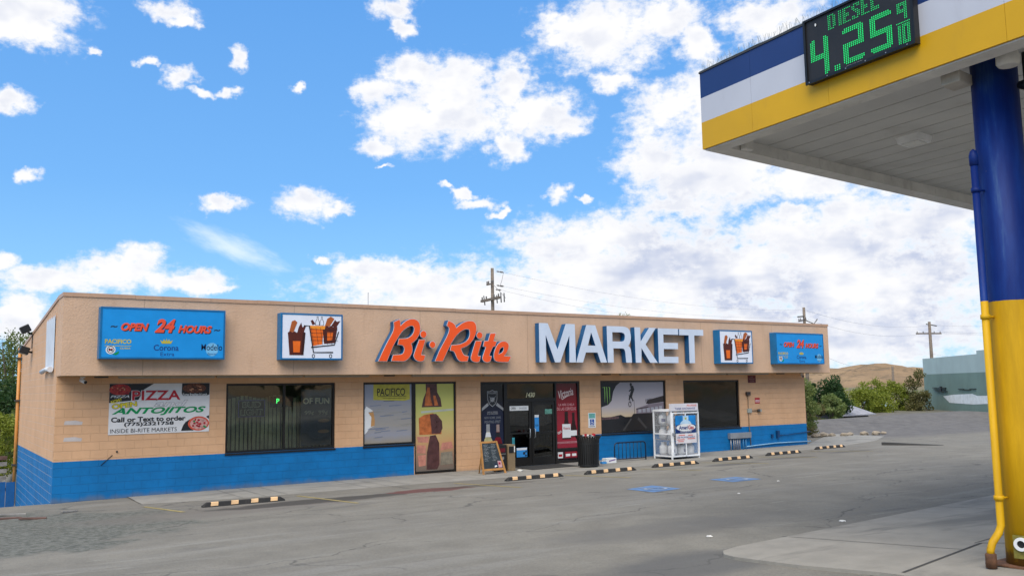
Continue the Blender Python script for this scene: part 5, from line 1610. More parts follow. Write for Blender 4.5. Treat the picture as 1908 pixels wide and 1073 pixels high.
# white box by the rack
mb = MB(); z = P0(16.4, -.35)
mb.box(16.2, 16.62, -.40, -.16, z, z + .16, M_wht2); mb.bevel(.006, 1)
o = obj('carton', mb, label='small white carton lying at the left foot of the bike rack', cat='carton')
decal('printed_band', o, FR(-.40), [[(16.30, z + .05), (16.58, z + .09), (16.58, z + .13), (16.30, z + .09)]], .002, mat('violet_print', C(140, 110, 170, .7), .5))
mb = MB(); mb.prism([(16.0, -.42), (16.17, -.44), (16.18, -.26), (16.02, -.28)], z, z + .06, M_sky); obj('cup_lid', mb, label='crushed pale blue packet beside the white carton', cat='litter')

# propane cage
z = P0(19.3, -.4)
X0, X1, YF, YK = 18.66, 19.96, -.90, .02
ZL, ZH = z + .08, z + 1.66
t = thing('gas_cage', 'white wire cage of gas tanks with a blue poster against the blue wall', 'cage', ((X0 + X1) / 2, (YF + YK) / 2, z))
mb = MB(); s = .045
for xx in (X0, X1 - s):
    for yy in (YF, YK - s):
        mb.box(xx, xx + s, yy, yy + s, z, ZH, M_white)
for zz in (ZL, z + .83, ZH - s):
    for xx in (X0, X1 - s):
        mb.box(xx + .003, xx + s - .003, YF + s, YK - s, zz, zz + s, M_white)
for zz in (ZL, ZH - s):
    for yy in (YF, YK - s):
        mb.box(X0 + s, X1 - s, yy + .003, yy + s - .003, zz, zz + s, M_white)
obj('frame', mb, t)
mb = MB(); mb.box(X0 + .01, X1 - .01, YF + .01, YK - .01, ZH + .002, ZH + .02, M_white); obj('lid', mb, t)
for zz in (z + .10, z + .64, z + 1.13):
    mb = MB(); mb.box(X0 + .05, X1 - .05, YF + .05, YK - .05, zz, zz + .02, M_gal); obj('shelf', mb, t)
M_mesh = mesh_mat('expanded_mesh', (.55, .56, .57), .16)
mb = MB()
mb.face([(X0 + .02, YF + s, ZL), (X0 + .02, YK - s, ZL), (X0 + .02, YK - s, ZH), (X0 + .02, YF + s, ZH)], M_mesh)
mb.face([(X1 - .02, YF + s, ZL), (X1 - .02, YK - s, ZL), (X1 - .02, YK - s, ZH), (X1 - .02, YF + s, ZH)], M_mesh)
mb.face([(X0 + s, YF + .03, ZL), (X1 - s, YF + .03, ZL), (X1 - s, YF + .03, ZH), (X0 + s, YF + .03, ZH)], M_mesh)
obj('wire_mesh', mb, t)
mb = MB(); d = .04; yd = YF - .03
for a, b, c_, e in ((X0 + .03, X0 + .03 + d, ZL, ZH - .08), (X1 - .06, X1 - .06 + d, ZL, ZH - .08), ((X0 + X1) / 2 - .02, (X0 + X1) / 2 + .02, ZL + d, ZH - .08 - d)):
    mb.box(a, b, yd, YF - .002, c_, e, M_white)
for zz in (ZL, ZH - .08 - d):
    mb.box(X0 + .03 + d, (X0 + X1) / 2 - .02, yd, YF - .002, zz, zz + d, M_white); mb.box((X0 + X1) / 2 + .02, X1 - .06, yd, YF - .002, zz, zz + d, M_white)
obj('door', mb, t)
mb = MB(); mb.box(X0 + .01, X0 + .10, YF - .06, YF - .031, z + .80, z + .90, M_gal); obj('latch', mb, t)
mb = MB(); mb.box(X0 - .02, X1 - .04, YF - .03, YF + .06, ZH - .02, ZH + .22, mat('cage_sign_white', C(226, 222, 226, .85), .45)); cs = obj('header_sign', mb, t)
fh = FR(YF - .03)
lettering(cs, fh, 'PROPANE', 19.62, ZH + .15, .46, .07, .003, mat('salmon_red_print', C(224, 110, 96, .85), .5), bold=.02)
lettering(cs, fh, 'TANK EXCHANGE', 19.30, ZH + .05, .96, .07, .003, mat('slate_blue_print', C(84, 96, 150, .8), .5), bold=.02)
fp = FR(yd - .012)
mb = MB(); mb.box(X0 + .16, X1 - .19, yd - .012, yd - .002, z + .88, z + 1.47, mat('poster_blue', C(26, 134, 206, .85), .35, var=.25, scale=2.2)); pn = obj('poster', mb, t)
cxp = (X0 + X1) / 2 - .015
decal('navy_base_picture', pn, fp, [[(X0 + .165, z + .885), (X1 - .195, z + .885), (X1 - .195, z + 1.14), (cxp + .2, z + 1.2), (cxp - .2, z + 1.2), (X0 + .165, z + 1.14)]], .002, mat('poster_navy', C(10, 44, 110, .8), .4))
decal('tank_picture', pn, fp, [[(cxp - .28, z + 1.18), (cxp + .28, z + 1.18), (cxp + .2, z + 1.27), (cxp + .13, z + 1.3), (cxp + .13, z + 1.46), (cxp - .13, z + 1.46), (cxp - .13, z + 1.3), (cxp - .2, z + 1.27)]], .004, mat('pale_sky_print', C(190, 220, 240, .85), .4, var=.1, scale=9))
decal('valve_picture', pn, fp, [ell(cxp, z + 1.37, .045, .04)], .006, mat('brass_print', C(190, 190, 90, .8), .4))
decal('name_oval', pn, fp, [ell(cxp, z + 1.065, .45, .125)], .006, M_wht2)
lettering(pn, fp, 'Ameri', cxp - .12, z + 1.065, .42, .14, .009, mat('royal_blue_print', C(20, 50, 130, .8), .4), bold=.03)
lettering(pn, fp, 'Gas', cxp + .235, z + 1.065, .26, .14, .009, M_red, bold=.03)
lettering(pn, fp, 'PROPANE EXCHANGE', cxp, z + .925, .52, .04, .005, M_wht2, bold=.01)
mb = MB(); mb.box(X0 + .16, X1 - .17, yd - .014, yd - .002, z + .53, z + .865, mat('notice_white', C(228, 222, 222, .85), .5)); pn = obj('notice', mb, t)
fp2 = FR(yd - .014)
lettering(pn, fp2, 'USE PROPANE SAFELY', cxp, z + .735, .84, .06, .003, mat('slate_blue_print', (.1, .12, .3)), bold=.02)
for u, v, ww in ((-.25, .66, .36), (.24, .68, .36), (-.25, .60, .26), (-.2, .81, .3), (.2, .8, .22)):
    decal('small_print', pn, fp2, [rect(cxp + u - ww / 2, cxp + u + ww / 2, z + v - .014, z + v + .014)], .003, mat('salmon_red_print', (.7, .2, .15)))
# tanks
def tank(x, y, zb):
    t = thing('gas_tank', 'white propane tank standing inside the white wire cage', 'gas tank', (0, 0, 0), group='propane tanks in the cage')
    mb = MB(); mb.lathe([(.10, 0.0), (.105, .03), (.13, .04), (.152, .08), (.155, .24), (.145, .30), (.10, .345), (.04, .355)], 0, 0, M_white, 20); obj('cylinder', mb, t)
    mb = MB()
    for a0 in (.4, .4 + math.pi):
        pts = [(.10 * math.cos(a0 + q * 2.3 / 8), .10 * math.sin(a0 + q * 2.3 / 8)) for q in range(9)]
        for p, q in zip(pts, pts[1:]):
            mb.hexa([(p[0], p[1], .33), (q[0], q[1], .33), (q[0] * .94, q[1] * .94, .33), (p[0] * .94, p[1] * .94, .33), (p[0], p[1], .44), (q[0], q[1], .44), (q[0] * .94, q[1] * .94, .44), (p[0] * .94, p[1] * .94, .44)], M_white)
    obj('collar', mb, t)
    mb = MB(); mb.tube([(0, 0, .35), (0, 0, .40)], .02, mat('brass', (.5, .35, .12), .4, .8)); mb.lathe([(.035, .40), (.035, .42)], 0, 0, M_black, 10); obj('valve', mb, t)
    mb = MB()
    for i in range(5):
        a, b = 3.6 + i * .2, 3.6 + (i + 1) * .2
        mb.face([(.1565 * math.cos(a), .1565 * math.sin(a), .11), (.1565 * math.cos(b), .1565 * math.sin(b), .11), (.1565 * math.cos(b), .1565 * math.sin(b), .22), (.1565 * math.cos(a), .1565 * math.sin(a), .22)], mat('tank_label', C(60, 70, 130, .7), .5))
    obj('label_sticker', mb, t)
    return t
proto = tank(0, 0, 0); first = True
for zi, zz in enumerate((z + .12, z + .66, z + 1.15)):
    for xi in range(3):
        for yi in range(2):
            if (zi, xi, yi) in ((1, 1, 0), (2, 2, 0)):
                continue
            o = proto if first else copy_tree(proto); first = False
            o.location = (18.90 + xi * .405, -.66 + yi * .42, zz); o.rotation_euler = (0, 0, .5 * ((xi * 7 + yi * 3 + zi) % 5))

# litter on the asphalt
M_pap = mat('litter_paper', (.7, .68, .64), .7)
for i, (x, y, r, lb) in enumerate([(6.14, -14.86, .04, 'crumpled white paper on the asphalt beside the slab corner'), (8.47, -15.20, .045, 'white and red scrap of paper at the slab edge'), (10.9, -11.0, .03, 'tiny white scrap in the middle of the asphalt'), (13.6, -9.7, .03, 'tiny white scrap below the farther blue square')]):
    mb = MB(); bmesh.ops.create_icosphere(mb.bm, subdivisions=2, radius=r)
    for v in mb.bm.verts:
        v.co *= 1 + .4 * noise.noise(v.co * 40 + Vector((i * 5, 0, 0))); v.co.z *= .35
    mb.mi(M_pap); bmesh.ops.translate(mb.bm, verts=mb.bm.verts, vec=(x, y, zg(x, y) + r * .25))
    obj('paper_scrap', mb, label=lb, cat='litter', group='paper litter on the lot')

# ------------------------------------------------------------------ pump canopy
KA = Vector((5.97, -15.18, 0)); KB = Vector((5.66, -19.58, 0)); KC = Vector((13.54, -14.66, 0))
eF = (KB - KA).normalized(); eL = (KC - KA).normalized()
ZC0, ZC1 = 5.75, 6.805
LF, LL = 9.5, 13.0
can = thing('fuel_canopy', 'fuel station canopy with blue white and yellow stripes on a round blue and yellow column', 'canopy', (6.5, -18.82, .74))
def cp(s, l, z): return KA + eF * s + eL * l + Vector((0, 0, z))
M_cy = mat('canopy_yellow', C(240, 184, 12, .72), .45, var=.06, scale=.8, dirt=.12)
M_cw = mat('canopy_white', C(222, 224, 234, .70), .45, var=.04, scale=.8, dirt=.10)
M_cb = mat('canopy_blue', C(36, 64, 124, .75), .38, var=.06, scale=.8)
def slab_sl(mb, s0, s1, l0, l1, z0, z1, m):
    mb.hexa([cp(s0, l0, z0), cp(s1, l0, z0), cp(s1, l1, z0), cp(s0, l1, z0), cp(s0, l0, z1), cp(s1, l0, z1), cp(s1, l1, z1), cp(s0, l1, z1)], m)
T = .09
for nm, z0, z1, m in (('yellow_stripe', ZC0, 6.12, M_cy), ('white_stripe', 6.12, 6.46, M_cw), ('blue_stripe', 6.46, ZC1, M_cb)):
    mb = MB()
    # front strip in panels, then the three other sides
    js = [0, .94, 2.15, 4.25, 6.5, LF]
    for a, b in zip(js, js[1:]):
        slab_sl(mb, a + (.0015 if a else 0), b - .0015, 0, T, z0, z1, m)
    slab_sl(mb, 0, T, T, LL, z0, z1, m)
    slab_sl(mb, LF - T, LF, T, LL, z0, z1, m)
    slab_sl(mb, T, LF - T, LL - T, LL, z0, z1, m)
    obj(nm, mb, can)
M_lip = mat('canopy_trim_grey', (.66, .65, .62), .5, dirt=.2)
mb = MB()
slab_sl(mb, -.012, LF, -.012, T + .01, ZC1 + .001, ZC1 + .022, M_grey)
slab_sl(mb, -.012, T, T + .011, LL, ZC1 + .001, ZC1 + .022, M_grey)
obj('cap_flashing', mb, can)
# return lip under the fascia and its inner face
mb = MB()
slab_sl(mb, .03, .30, .03, LL - .03, ZC0 - .018, ZC0 - .002, M_lip)
slab_sl(mb, .301, LF - .03, .03, .26, ZC0 - .018, ZC0 - .002, M_lip)
slab_sl(mb, .28, .30, .26, LL - .1, ZC0 - .001, ZC0 + .17, M_lip)
slab_sl(mb, .301, LF, .24, .26, ZC0 - .001, ZC0 + .17, M_lip)
obj('soffit_lip', mb, can)
def plank_mat():
    m = bpy.data.materials.new('soffit_plank'); m.use_nodes = True
    t = NT(m.node_tree); b = t.n['Principled BSDF']
    tcn = t.new('ShaderNodeTexCoord').outputs['Object']
    x, y, z = t.sep(tcn)
    n = t.noise(tcn, 1.2, 6, .6)
    st = t.noise(tcn, .7, 5, .6, .5)
    cc = t.mix(t.step(n, .3, .7), (.50, .50, .49), (.58, .58, .565))
    cc = t.mix(t.math('MULTIPLY', t.step(st, .56, .75), .45), cc, (.26, .24, .21))
    t.l.new(cc, b.inputs['Base Color']); b.inputs['Roughness'].default_value = .5
    return m
M_pl = plank_mat()
mb = MB(); l = .261; pw = .405
while l < LL - .1:
    b = min(l + pw - .022, LL - .095)
    slab_sl(mb, .302, LF - .1, l, b, ZC0 + .14, ZC0 + .16, M_pl)
    l += pw
slab_sl(mb, .302, LF - .1, .261, LL - .095, ZC0 + .168, ZC0 + .18, mat('soffit_gap', (.20, .20, .195), .8))
obj('soffit', mb, can)
mb = MB(); slab_sl(mb, T + .002, LF - T - .002, T + .002, LL - T - .002, 6.5, 6.56, mat('canopy_deck', (.5, .5, .5), .6)); obj('deck', mb, can)
# under-canopy lights
M_lens = mat('lens_glass', (.55, .56, .54), .2, spec=.6)
M_tanl = mat('aged_lamp_housing', (.46, .43, .38), .55, dirt=.4)
def can_light(s, l, sz, nm='canopy_light'):
    mb = MB(); zb = ZC0 + .139
    a = sz / 2
    mb.hexa([cp(s - a * .9, l - a * .9, zb - .09), cp(s + a * .9, l - a * .9, zb - .09), cp(s + a * .9, l + a * .9, zb - .09), cp(s - a * .9, l + a * .9, zb - .09), cp(s - a, l - a, zb), cp(s + a, l - a, zb), cp(s + a, l + a, zb), cp(s - a, l + a, zb)], M_white)
    o = obj(nm, mb, can)
    mb = MB(); slab_sl(mb, s - a * .7, s + a * .7, l - a * .7, l + a * .7, zb - .098, zb - .0905, M_lens); obj('lens', mb, o)
can_light(1.74, 2.55, .36); can_light(4.9, 2.6, .36); can_light(2.0, 6.6, .36); can_light(5.2, 6.6, .36)
mb = MB(); slab_sl(mb, 3.36, 3.58, .34, .62, ZC0 - .10, ZC0 + .02, M_tanl); mb.bevel(.015, 2)
o = obj('floodlight', mb, can)
mb = MB(); slab_sl(mb, 3.42, 3.50, .42, .52, ZC0 + .02, ZC0 + .139, M_tanl); obj('stem', mb, o)
c_ = cp(4.02, .50, 0)
mb = MB(); mb.lathe([(.09, ZC0 - .06), (.11, ZC0 - .03), (.11, ZC0 + .04), (.06, ZC0 + .138)], c_.x, c_.y, M_lip, 20); obj('round_light', mb, can)
c2 = cp(4.06, .80, 0)
mb = MB(); mb.tube([(c2.x, c2.y, ZC0 + .13), (c2.x, c2.y, ZC0 - .22)], .03, M_black); mb.tube([(c2.x - .05, c2.y - .12, ZC0 - .26), (c2.x, c2.y, ZC0 - .2), (c2.x + .02, c2.y + .08, ZC0 - .18)], [.09, .06, .04], M_black, 12); obj('loudspeaker', mb, can)
mb = MB(); slab_sl(mb, .31, .42, .45, .62, ZC0 - .02, ZC0 + .12, M_lip); mb.bevel(.01, 1); obj('conduit_box', mb, can)
# column
CX_, CY_ = 6.53, -18.83; ZS = slab_z(CX_, CY_)
def col_mat():
    m = bpy.data.materials.new('column_paint'); m.use_nodes = True
    t = NT(m.node_tree); b = t.n['Principled BSDF']
    tcn = t.new('ShaderNodeTexCoord').outputs['Object']
    x, y, z = t.sep(tcn)
    n = t.noise(t.vmath('MULTIPLY', tcn, (1, 1, .12)), 7, 6, .65)
    n2 = t.noise(tcn, 9, 6, .65)
    bl = t.mix(t.step(n, .35, .68), C(4, 48, 136, .60), C(14, 68, 158, .66))
    bl = t.mix(t.math('MULTIPLY', t.step(n, .56, .72), .5), bl, C(96, 136, 180, .6))
    ye = t.mix(t.step(n, .3, .7), C(208, 158, 8, .82), C(234, 180, 12, .84))
    sp = t.math('ADD', z, t.math('MULTIPLY', t.math('SUBTRACT', n2, .5), .015))
    cc = t.mix(t.math('GREATER_THAN', sp, 3.38 - .74), ye, bl)
    rust = t.step(t.math('ADD', t.math('MULTIPLY', z, -1.7), n2), .10, .34)
    cc = t.mix(t.math('MULTIPLY', rust, .8), cc, (.12, .05, .02))
    scr = t.math('MULTIPLY', t.step(t.noise(tcn, 22, 5, .7), .70, .75), .7)
    cc = t.mix(scr, cc, (.22, .20, .14))
    t.l.new(cc, b.inputs['Base Color']); b.inputs['Roughness'].default_value = .55; b.inputs['Specular IOR Level'].default_value = .3
    bp = t.new('ShaderNodeBump'); bp.inputs['Distance'].default_value = .002; t.l.new(n2, bp.inputs['Height']); t.l.new(bp.outputs[0], b.inputs['Normal'])
    return m
M_col = col_mat()
mb = MB(); mb.lathe([(.222, ZS + .012), (.222, 2.0), (.222, 3.4), (.222, 5.888)], CX_, CY_, M_col, 48); column = obj('column', mb, can)
M_rust = mat('rusty_steel', (.13, .06, .03), .85, var=.4, scale=9)
mb = MB(); mb.box(CX_ - .30, CX_ + .30, CY_ - .30, CY_ + .30, ZS + .001, ZS + .016, M_rust); obj('base_plate', mb, column)
pd = Vector((-.836, .548, 0))   # the drain pipe runs up beside the column
pc = Vector((CX_, CY_, 0)) + pd * .295 + Vector((-.06, -.05, 0))
mb = MB()
pp = [(pc.x, pc.y, 4.90), (pc.x, pc.y, ZS + .40)]
od = Vector((-.80, .30, 0)).normalized()
pp += [(pc.x + od.x * .03, pc.y + od.y * .03, ZS + .33), (pc.x + od.x * .11, pc.y + od.y * .11, ZS + .24), (pc.x + od.x * .14, pc.y + od.y * .14, ZS + .17), (pc.x + od.x * .14, pc.y + od.y * .14, ZS + .12)]
mb.tube(pp, .036, M_col, 16)
mb.lathe([(.043, 4.78), (.045, 4.88), (.030, 4.93), (.008, 4.95)], pc.x, pc.y, M_col, 14)
pipe = obj('drain_pipe', mb, can)
for zz in (ZS + .64, 3.2, 4.5):
    mb = MB(); mb.lathe([(.047, zz), (.047, zz + .045)], pc.x, pc.y, M_col, 14)
    e_ = Vector((CX_, CY_, 0)) - pc; e_.normalize()
    mb.tube([(pc.x, pc.y, zz + .022), (pc.x + e_.x * .1, pc.y + e_.y * .1, zz + .022)], .012, M_col, 6); obj('pipe_clamp', mb, pipe)
mb = MB(); mb.lathe([(.052, ZS + .001), (.052, ZS + .13), (.04, ZS + .14)], pc.x + od.x * .14, pc.y + od.y * .14, M_rust, 14); obj('rusty_socket', mb, pipe)
# white ringed port at the foot of the column, facing the camera side
fd = Vector((-.98, -.20, 0)).normalized()
Fp = Frame(Vector((CX_, CY_, ZS + .21)) + fd * .232 , Vector((-fd.y, fd.x, 0)), (0, 0, 1))
sgn = 1 if Fp.n.dot(fd) > 0 else -1
if sgn < 0: Fp = Frame(Fp.O, -Fp.e1, (0, 0, 1))
mb = MB(); me = fill_mesh([rect(-.085, .12, -.12, .10)], .02); mb.add(me, mat('port_plate', C(150, 140, 60, .6), .6, var=.3, scale=14, dirt=.6), Fp.M(.0)); port = obj('cable_port', mb, can)
mb = MB(); mb.add(fill_mesh([ell(-.01, .02, .064, .064), ell(-.01, .02, .036, .036)], .03), M_white, Fp.M(.02)); obj('port_ring', mb, port)
mb = MB(); mb.add(fill_mesh([ell(-.01, .02, .036, .036)], .004), M_black, Fp.M(.014)); obj('port_hole', mb, port)

# bird spikes along the top edge
mb = MB(); rr = random.Random(5); s = .02
M_spk = mat('spike_wire', (.30, .34, .33), .4, .5)
while s < 4.6:
    for q in range(2):
        p = cp(s + rr.uniform(-.02, .02), .03, ZC1 + .022)
        d = Vector((rr.uniform(-.05, .05), rr.uniform(-.05, .05), .10 + rr.uniform(-.02, .03)))
        mb.tube([p, p + d], .0016, M_spk, 3, cap=False)
    s += .035
sp = []
s = 0
while s < 4.7:
    p = cp(s, .0, ZC1 + .03 + rr.uniform(-.004, .008)); sp.append(p); s += .12
mb.tube(sp, .008, mat('spike_strip', (.12, .13, .12), .6), 5)
o = obj('bird_spikes', mb, label='strip of thin wire bird spikes along the top edge of the canopy', cat='bird spikes', loc=cp(2.3, .02, ZC1))

# LED price sign
FS = Frame(cp(0, -.085, 0), eF, (0, 0, 1))
ps = thing('price_sign', 'black LED price sign reading DIESEL 4.25 9/10 on the canopy fascia', 'sign', cp(2.63, -.05, 6.04))
M_pbk = mat('price_panel_black', (.016, .016, .018), .5, var=.2)
S0, S1, Z0, Z1 = 1.91, 3.343, 6.04, 6.80
mb = MB(); mb.add(fill_mesh([rect(S0, S1, Z0, Z1)], .075), M_pbk, FS.M(-.0425)); obj('cabinet', mb, ps)
mb = MB()
mb.add(fill_mesh([rect(S0 - .01, S1 + .01, Z0 - .01, Z1 + .005), rect(S0 + .02, S1 - .02, Z0 + .025, Z1 - .02)], .02), mat('sign_edge_black', (.008, .008, .008), .35), FS.M(.006)); obj('rim', mb, ps)
mb = MB()
for a in [S0 + .05 + i * .26 for i in range(6)]:
    mb.add(fill_mesh([ell(a, Z0 + .008, .007, .007, 8)], .003), M_gal, FS.M(.019))
obj('screws', mb, ps)
M_led = mat('green_led_dot', (.01, .42, .10), .4, var=.0, emit=.8)
def dots(cells, x0, z0, x1, z1, cols, rows, r):
    mb = MB()
    for c_, r_ in cells:
        x = x0 + (x1 - x0) * c_ / (cols - 1); zz = z1 - (z1 - z0) * r_ / (rows - 1)
        q = FS.M(.001)
        mb.face([q @ Vector((x + r * math.cos(a * math.pi / 3), zz + r * math.sin(a * math.pi / 3), .0)) for a in range(6)], M_led)
    return obj('led_character', mb, ps)
def bar_cells(segs, cols, rows, t_):
    """seven-segment style strokes t_ dots thick"""
    h2 = (rows - t_) // 2; S = set()
    for s in segs:
        if s == 'a': S |= {(c, r) for c in range(cols) for r in range(t_)}
        if s == 'd': S |= {(c, r) for c in range(cols) for r in range(rows - t_, rows)}
        if s == 'g': S |= {(c, r) for c in range(cols) for r in range(h2, h2 + t_)}
        if s == 'f': S |= {(c, r) for c in range(t_) for r in range(0, h2 + t_)}
        if s == 'b': S |= {(c, r) for c in range(cols - t_, cols) for r in range(0, h2 + t_)}
        if s == 'e': S |= {(c, r) for c in range(t_) for r in range(h2, rows)}
        if s == 'c': S |= {(c, r) for c in range(cols - t_, cols) for r in range(h2, rows)}
    if cols > 6:
        S -= {(0, 0), (cols - 1, 0), (0, rows - 1), (cols - 1, rows - 1)}
    return S
dots(bar_cells('fgbc', 11, 21, 3), 1.995, 6.09, 2.235, 6.52, 11, 21, .0085)
dots(bar_cells('abged', 11, 21, 3), 2.455, 6.105, 2.715, 6.50, 11, 21, .0085)
dots(bar_cells('afgcd', 11, 21, 3), 2.818, 6.105, 3.072, 6.50, 11, 21, .0085)
dots({(0, 1), (1, 0), (1, 1), (1, 2), (2, 1), (0, 0), (2, 2), (0, 2), (2, 0)}, 2.325, 6.078, 2.385, 6.125, 3, 3, .009)
dots(bar_cells('abcfg', 6, 10, 2), 3.158, 6.345, 3.262, 6.515, 6, 10, .0062)
dots({(c, 0) for c in range(9)}, 3.14, 6.30, 3.29, 6.305, 9, 2, .006)
dots({(c, r) for c in range(2) for r in range(12)}, 3.158, 6.088, 3.178, 6.275, 2, 12, .0062)
dots(bar_cells('abcdef', 5, 12, 2) - {(2, 5), (2, 6)}, 3.208, 6.085, 3.286, 6.28, 5, 12, .0062)
FONT = {'D': ['11110', '11011', '11011', '11011', '11011', '11011', '11011', '11110'], 'I': ['011', '011', '011', '011', '011', '011', '011', '011'], 'E': ['11111', '11000', '11000', '11110', '11110', '11000', '11000', '11111'],
        'S': ['01111', '11011', '11000', '01110', '00111', '00011', '11011', '11110'], 'L': ['11000', '11000', '11000', '11000', '11000', '11000', '11111', '11111']}
x = 2.262
for ch, ww in zip('DIESEL', (.092, .05, .09, .09, .09, .09)):
    g = FONT[ch]
    dots({(c, r) for r, row in enumerate(g) for c, v in enumerate(row) if v == '1'}, x, 6.578, x + ww, 6.735, len(g[0]), 8, .0062)
    x += ww + .034
mb = MB(); put_text(mb, FS, 'GREEN LED PRICE', 2.58, 6.07, .22, .014, .002, mat('grey_small_print', (.4, .4, .4), .5)); obj('small_print', mb, ps)
mb = MB(); mb.add(fill_mesh([ell(2.08, 6.70, .011, .018, 8)], .004), M_wht2, FS.M(.004)); obj('sensor', mb, ps)

# ------------------------------------------------------------------ background: poles and wires
M_ins = mat('insulator', (.12, .11, .10), .4)
def pole(name, x, y, z0, z1, r, label, arms, extras=()):
    t = thing(name, label, 'utility pole', (x, y, z0), group='utility poles behind the shop')
    mb = MB(); mb.tube([(x, y, z0), (x, y, z1)], [r * 1.25, r * .85], M_wood, 12); obj('post', mb, t)
    for (zz, ln, ang, thick) in arms:
        d = Vector((math.cos(ang), math.sin(ang), 0)); n_ = Vector((-d.y, d.x, 0)) * (r + .05)
        M4 = Matrix.Translation((x + n_.x, y + n_.y, zz)) @ Matrix.Rotation(ang, 4, 'Z')
        mb = MB(); mb.box(-ln / 2, ln / 2, -thick / 2, thick / 2, -thick / 2, thick / 2, M_wood, M4); a = obj('crossarm', mb, t)
        for q in (-.46, -.22, .22, .46):
            mb = MB(); p = M4 @ Vector((q * ln, 0, thick / 2))
            mb.lathe([(.03, p.z), (.05, p.z + .05), (.03, p.z + .09), (.055, p.z + .13), (.02, p.z + .18)], p.x, p.y, M_ins, 10); obj('insulator', mb, a)
    return t
p1 = pole('utility_pole', 26.4, 22.8, 0, 10.0, .115, 'weathered wooden utility pole with a sloping crossarm behind the middle of the roof', [(8.05, 2.5, R2(84), .15), (9.0, .9, R2(84), .08)])
mb = MB()
for (a, b, r) in (((26.4, 22.8, 9.85), (27.0, 22.4, 9.72), .05), ((26.4, 22.8, 8.98), (27.0, 22.4, 8.85), .055), ((26.4, 22.8, 8.7), (26.85, 22.5, 8.62), .05)):
    A, B = Vector(a), Vector(b)
    mb.tube([A + (B - A) * .35, A + (B - A) * .5, A + (B - A) * .6, A + (B - A) * .7, A + (B - A) * .85, B], [.012, r, .02, r, r, .012], M_ins, 8)
obj('strain_insulator', mb, p1)
for (q, h) in ((-1.1, .55), (-.75, .6), (-.3, .5), (1.15, .6)):
    mb = MB(); mb.tube([(26.55, 22.8 + q, 7.8), (26.5, 22.8 + q * 1.05, 7.8 + h)], .035, M_grey, 8)
    obj('fuse_cutout', mb, p1)
mb = MB(); mb.tube([(26.98, 22.42, 9.72), (26.9, 22.5, 9.2), (26.8, 22.6, 8.85)], .01, M_black, 4); mb.tube([(26.4, 22.6, 8.9), (26.3, 21.6, 8.3), (26.4, 21.3, 8.0)], .01, M_black, 4); obj('jumper_wire', mb, p1)
p2 = pole('utility_pole', 59.05, 25.45, -2, 9.0, .13, 'utility pole rising behind the right end of the shop roof', [(7.9, 1.6, R2(60), .1)])
mb = MB(); mb.tube([(59.0, 25.4, 7.95), (59.7, 25.0, 7.6), (59.9, 24.8, 8.0)], .05, M_ins, 8); mb.tube([(59.0, 25.4, 8.25), (58.5, 25.7, 8.2)], .06, M_ins, 8); obj('bracket', mb, p2)
p3 = pole('utility_pole', 86.85, 31.35, 0, 9.0, .17, 'tall utility pole with a crossarm behind the green building', [(7.75, 2.9, R2(-25), .14)])
mb = MB(); mb.tube([(86.5, 31.5, 8.75), (87.6, 31.0, 8.55)], .06, M_ins, 8); obj('bracket', mb, p3)
p4 = pole('utility_pole', 115.5, 55.1, -1, 5.0, .17, 'distant short dark utility pole standing before the hill', [])
def wire(a, b, sag, label, r=.011):
    r *= .45
    A, B = Vector(a), Vector(b); pts = []
    for i in range(25):
        u = i / 24; p = A.lerp(B, u); p.z -= sag * 4 * u * (1 - u); pts.append(p)
    mb = MB(); mb.tube(pts, r, mat('wire_grey', (.10, .10, .11), .5), 4, cap=False)
    obj('power_line', mb, label=label, cat='wire', group='overhead wires')
wire((27.0, 22.4, 9.72), (59.0, 25.4, 8.8), .7, 'top overhead wire from the middle pole to the right roof end pole')
wire((27.0, 22.4, 8.85), (59.0, 25.4, 8.2), .7, 'second overhead wire from the middle pole to the right roof end pole')
wire((26.85, 22.5, 8.62), (59.0, 25.6, 7.8), .9, 'lowest overhead wire from the middle pole to the right roof end pole')
wire((59.0, 25.4, 8.8), (86.8, 31.3, 8.6), .7, 'top overhead wire between the two poles right of the shop', .016)
wire((59.3, 25.3, 8.0), (86.4, 31.5, 7.8), .8, 'lower overhead wire between the two poles right of the shop', .016)
wire((87.5, 31.0, 8.6), (95, 5, 9.4), .9, 'upper wire leaving the tall pole towards the column', .018)
wire((88.1, 30.8, 7.9), (95, 5, 8.7), .9, 'middle wire leaving the tall pole towards the column', .018)
wire((86.0, 31.7, 7.9), (93, 4, 8.2), 1.0, 'lower wire leaving the tall pole towards the column', .018)
wire((59.1, 25.4, 4.2), (115.5, 55.1, 4.8), .5, 'low wire from the roof end pole to the distant short pole', .02)
wire((59.1, 25.4, 5.6), (115.5, 55.1, 4.7), .9, 'sagging wire from the roof end pole to the distant short pole', .02)
wire((115.5, 55.1, 4.8), (150, 40, 6.4), .5, 'wire from the distant short pole to behind the green building', .022)
wire((86.9, 31.4, 5.6), (96, 20, 4.6), .6, 'short guy wire from the tall pole down behind the green building', .018)

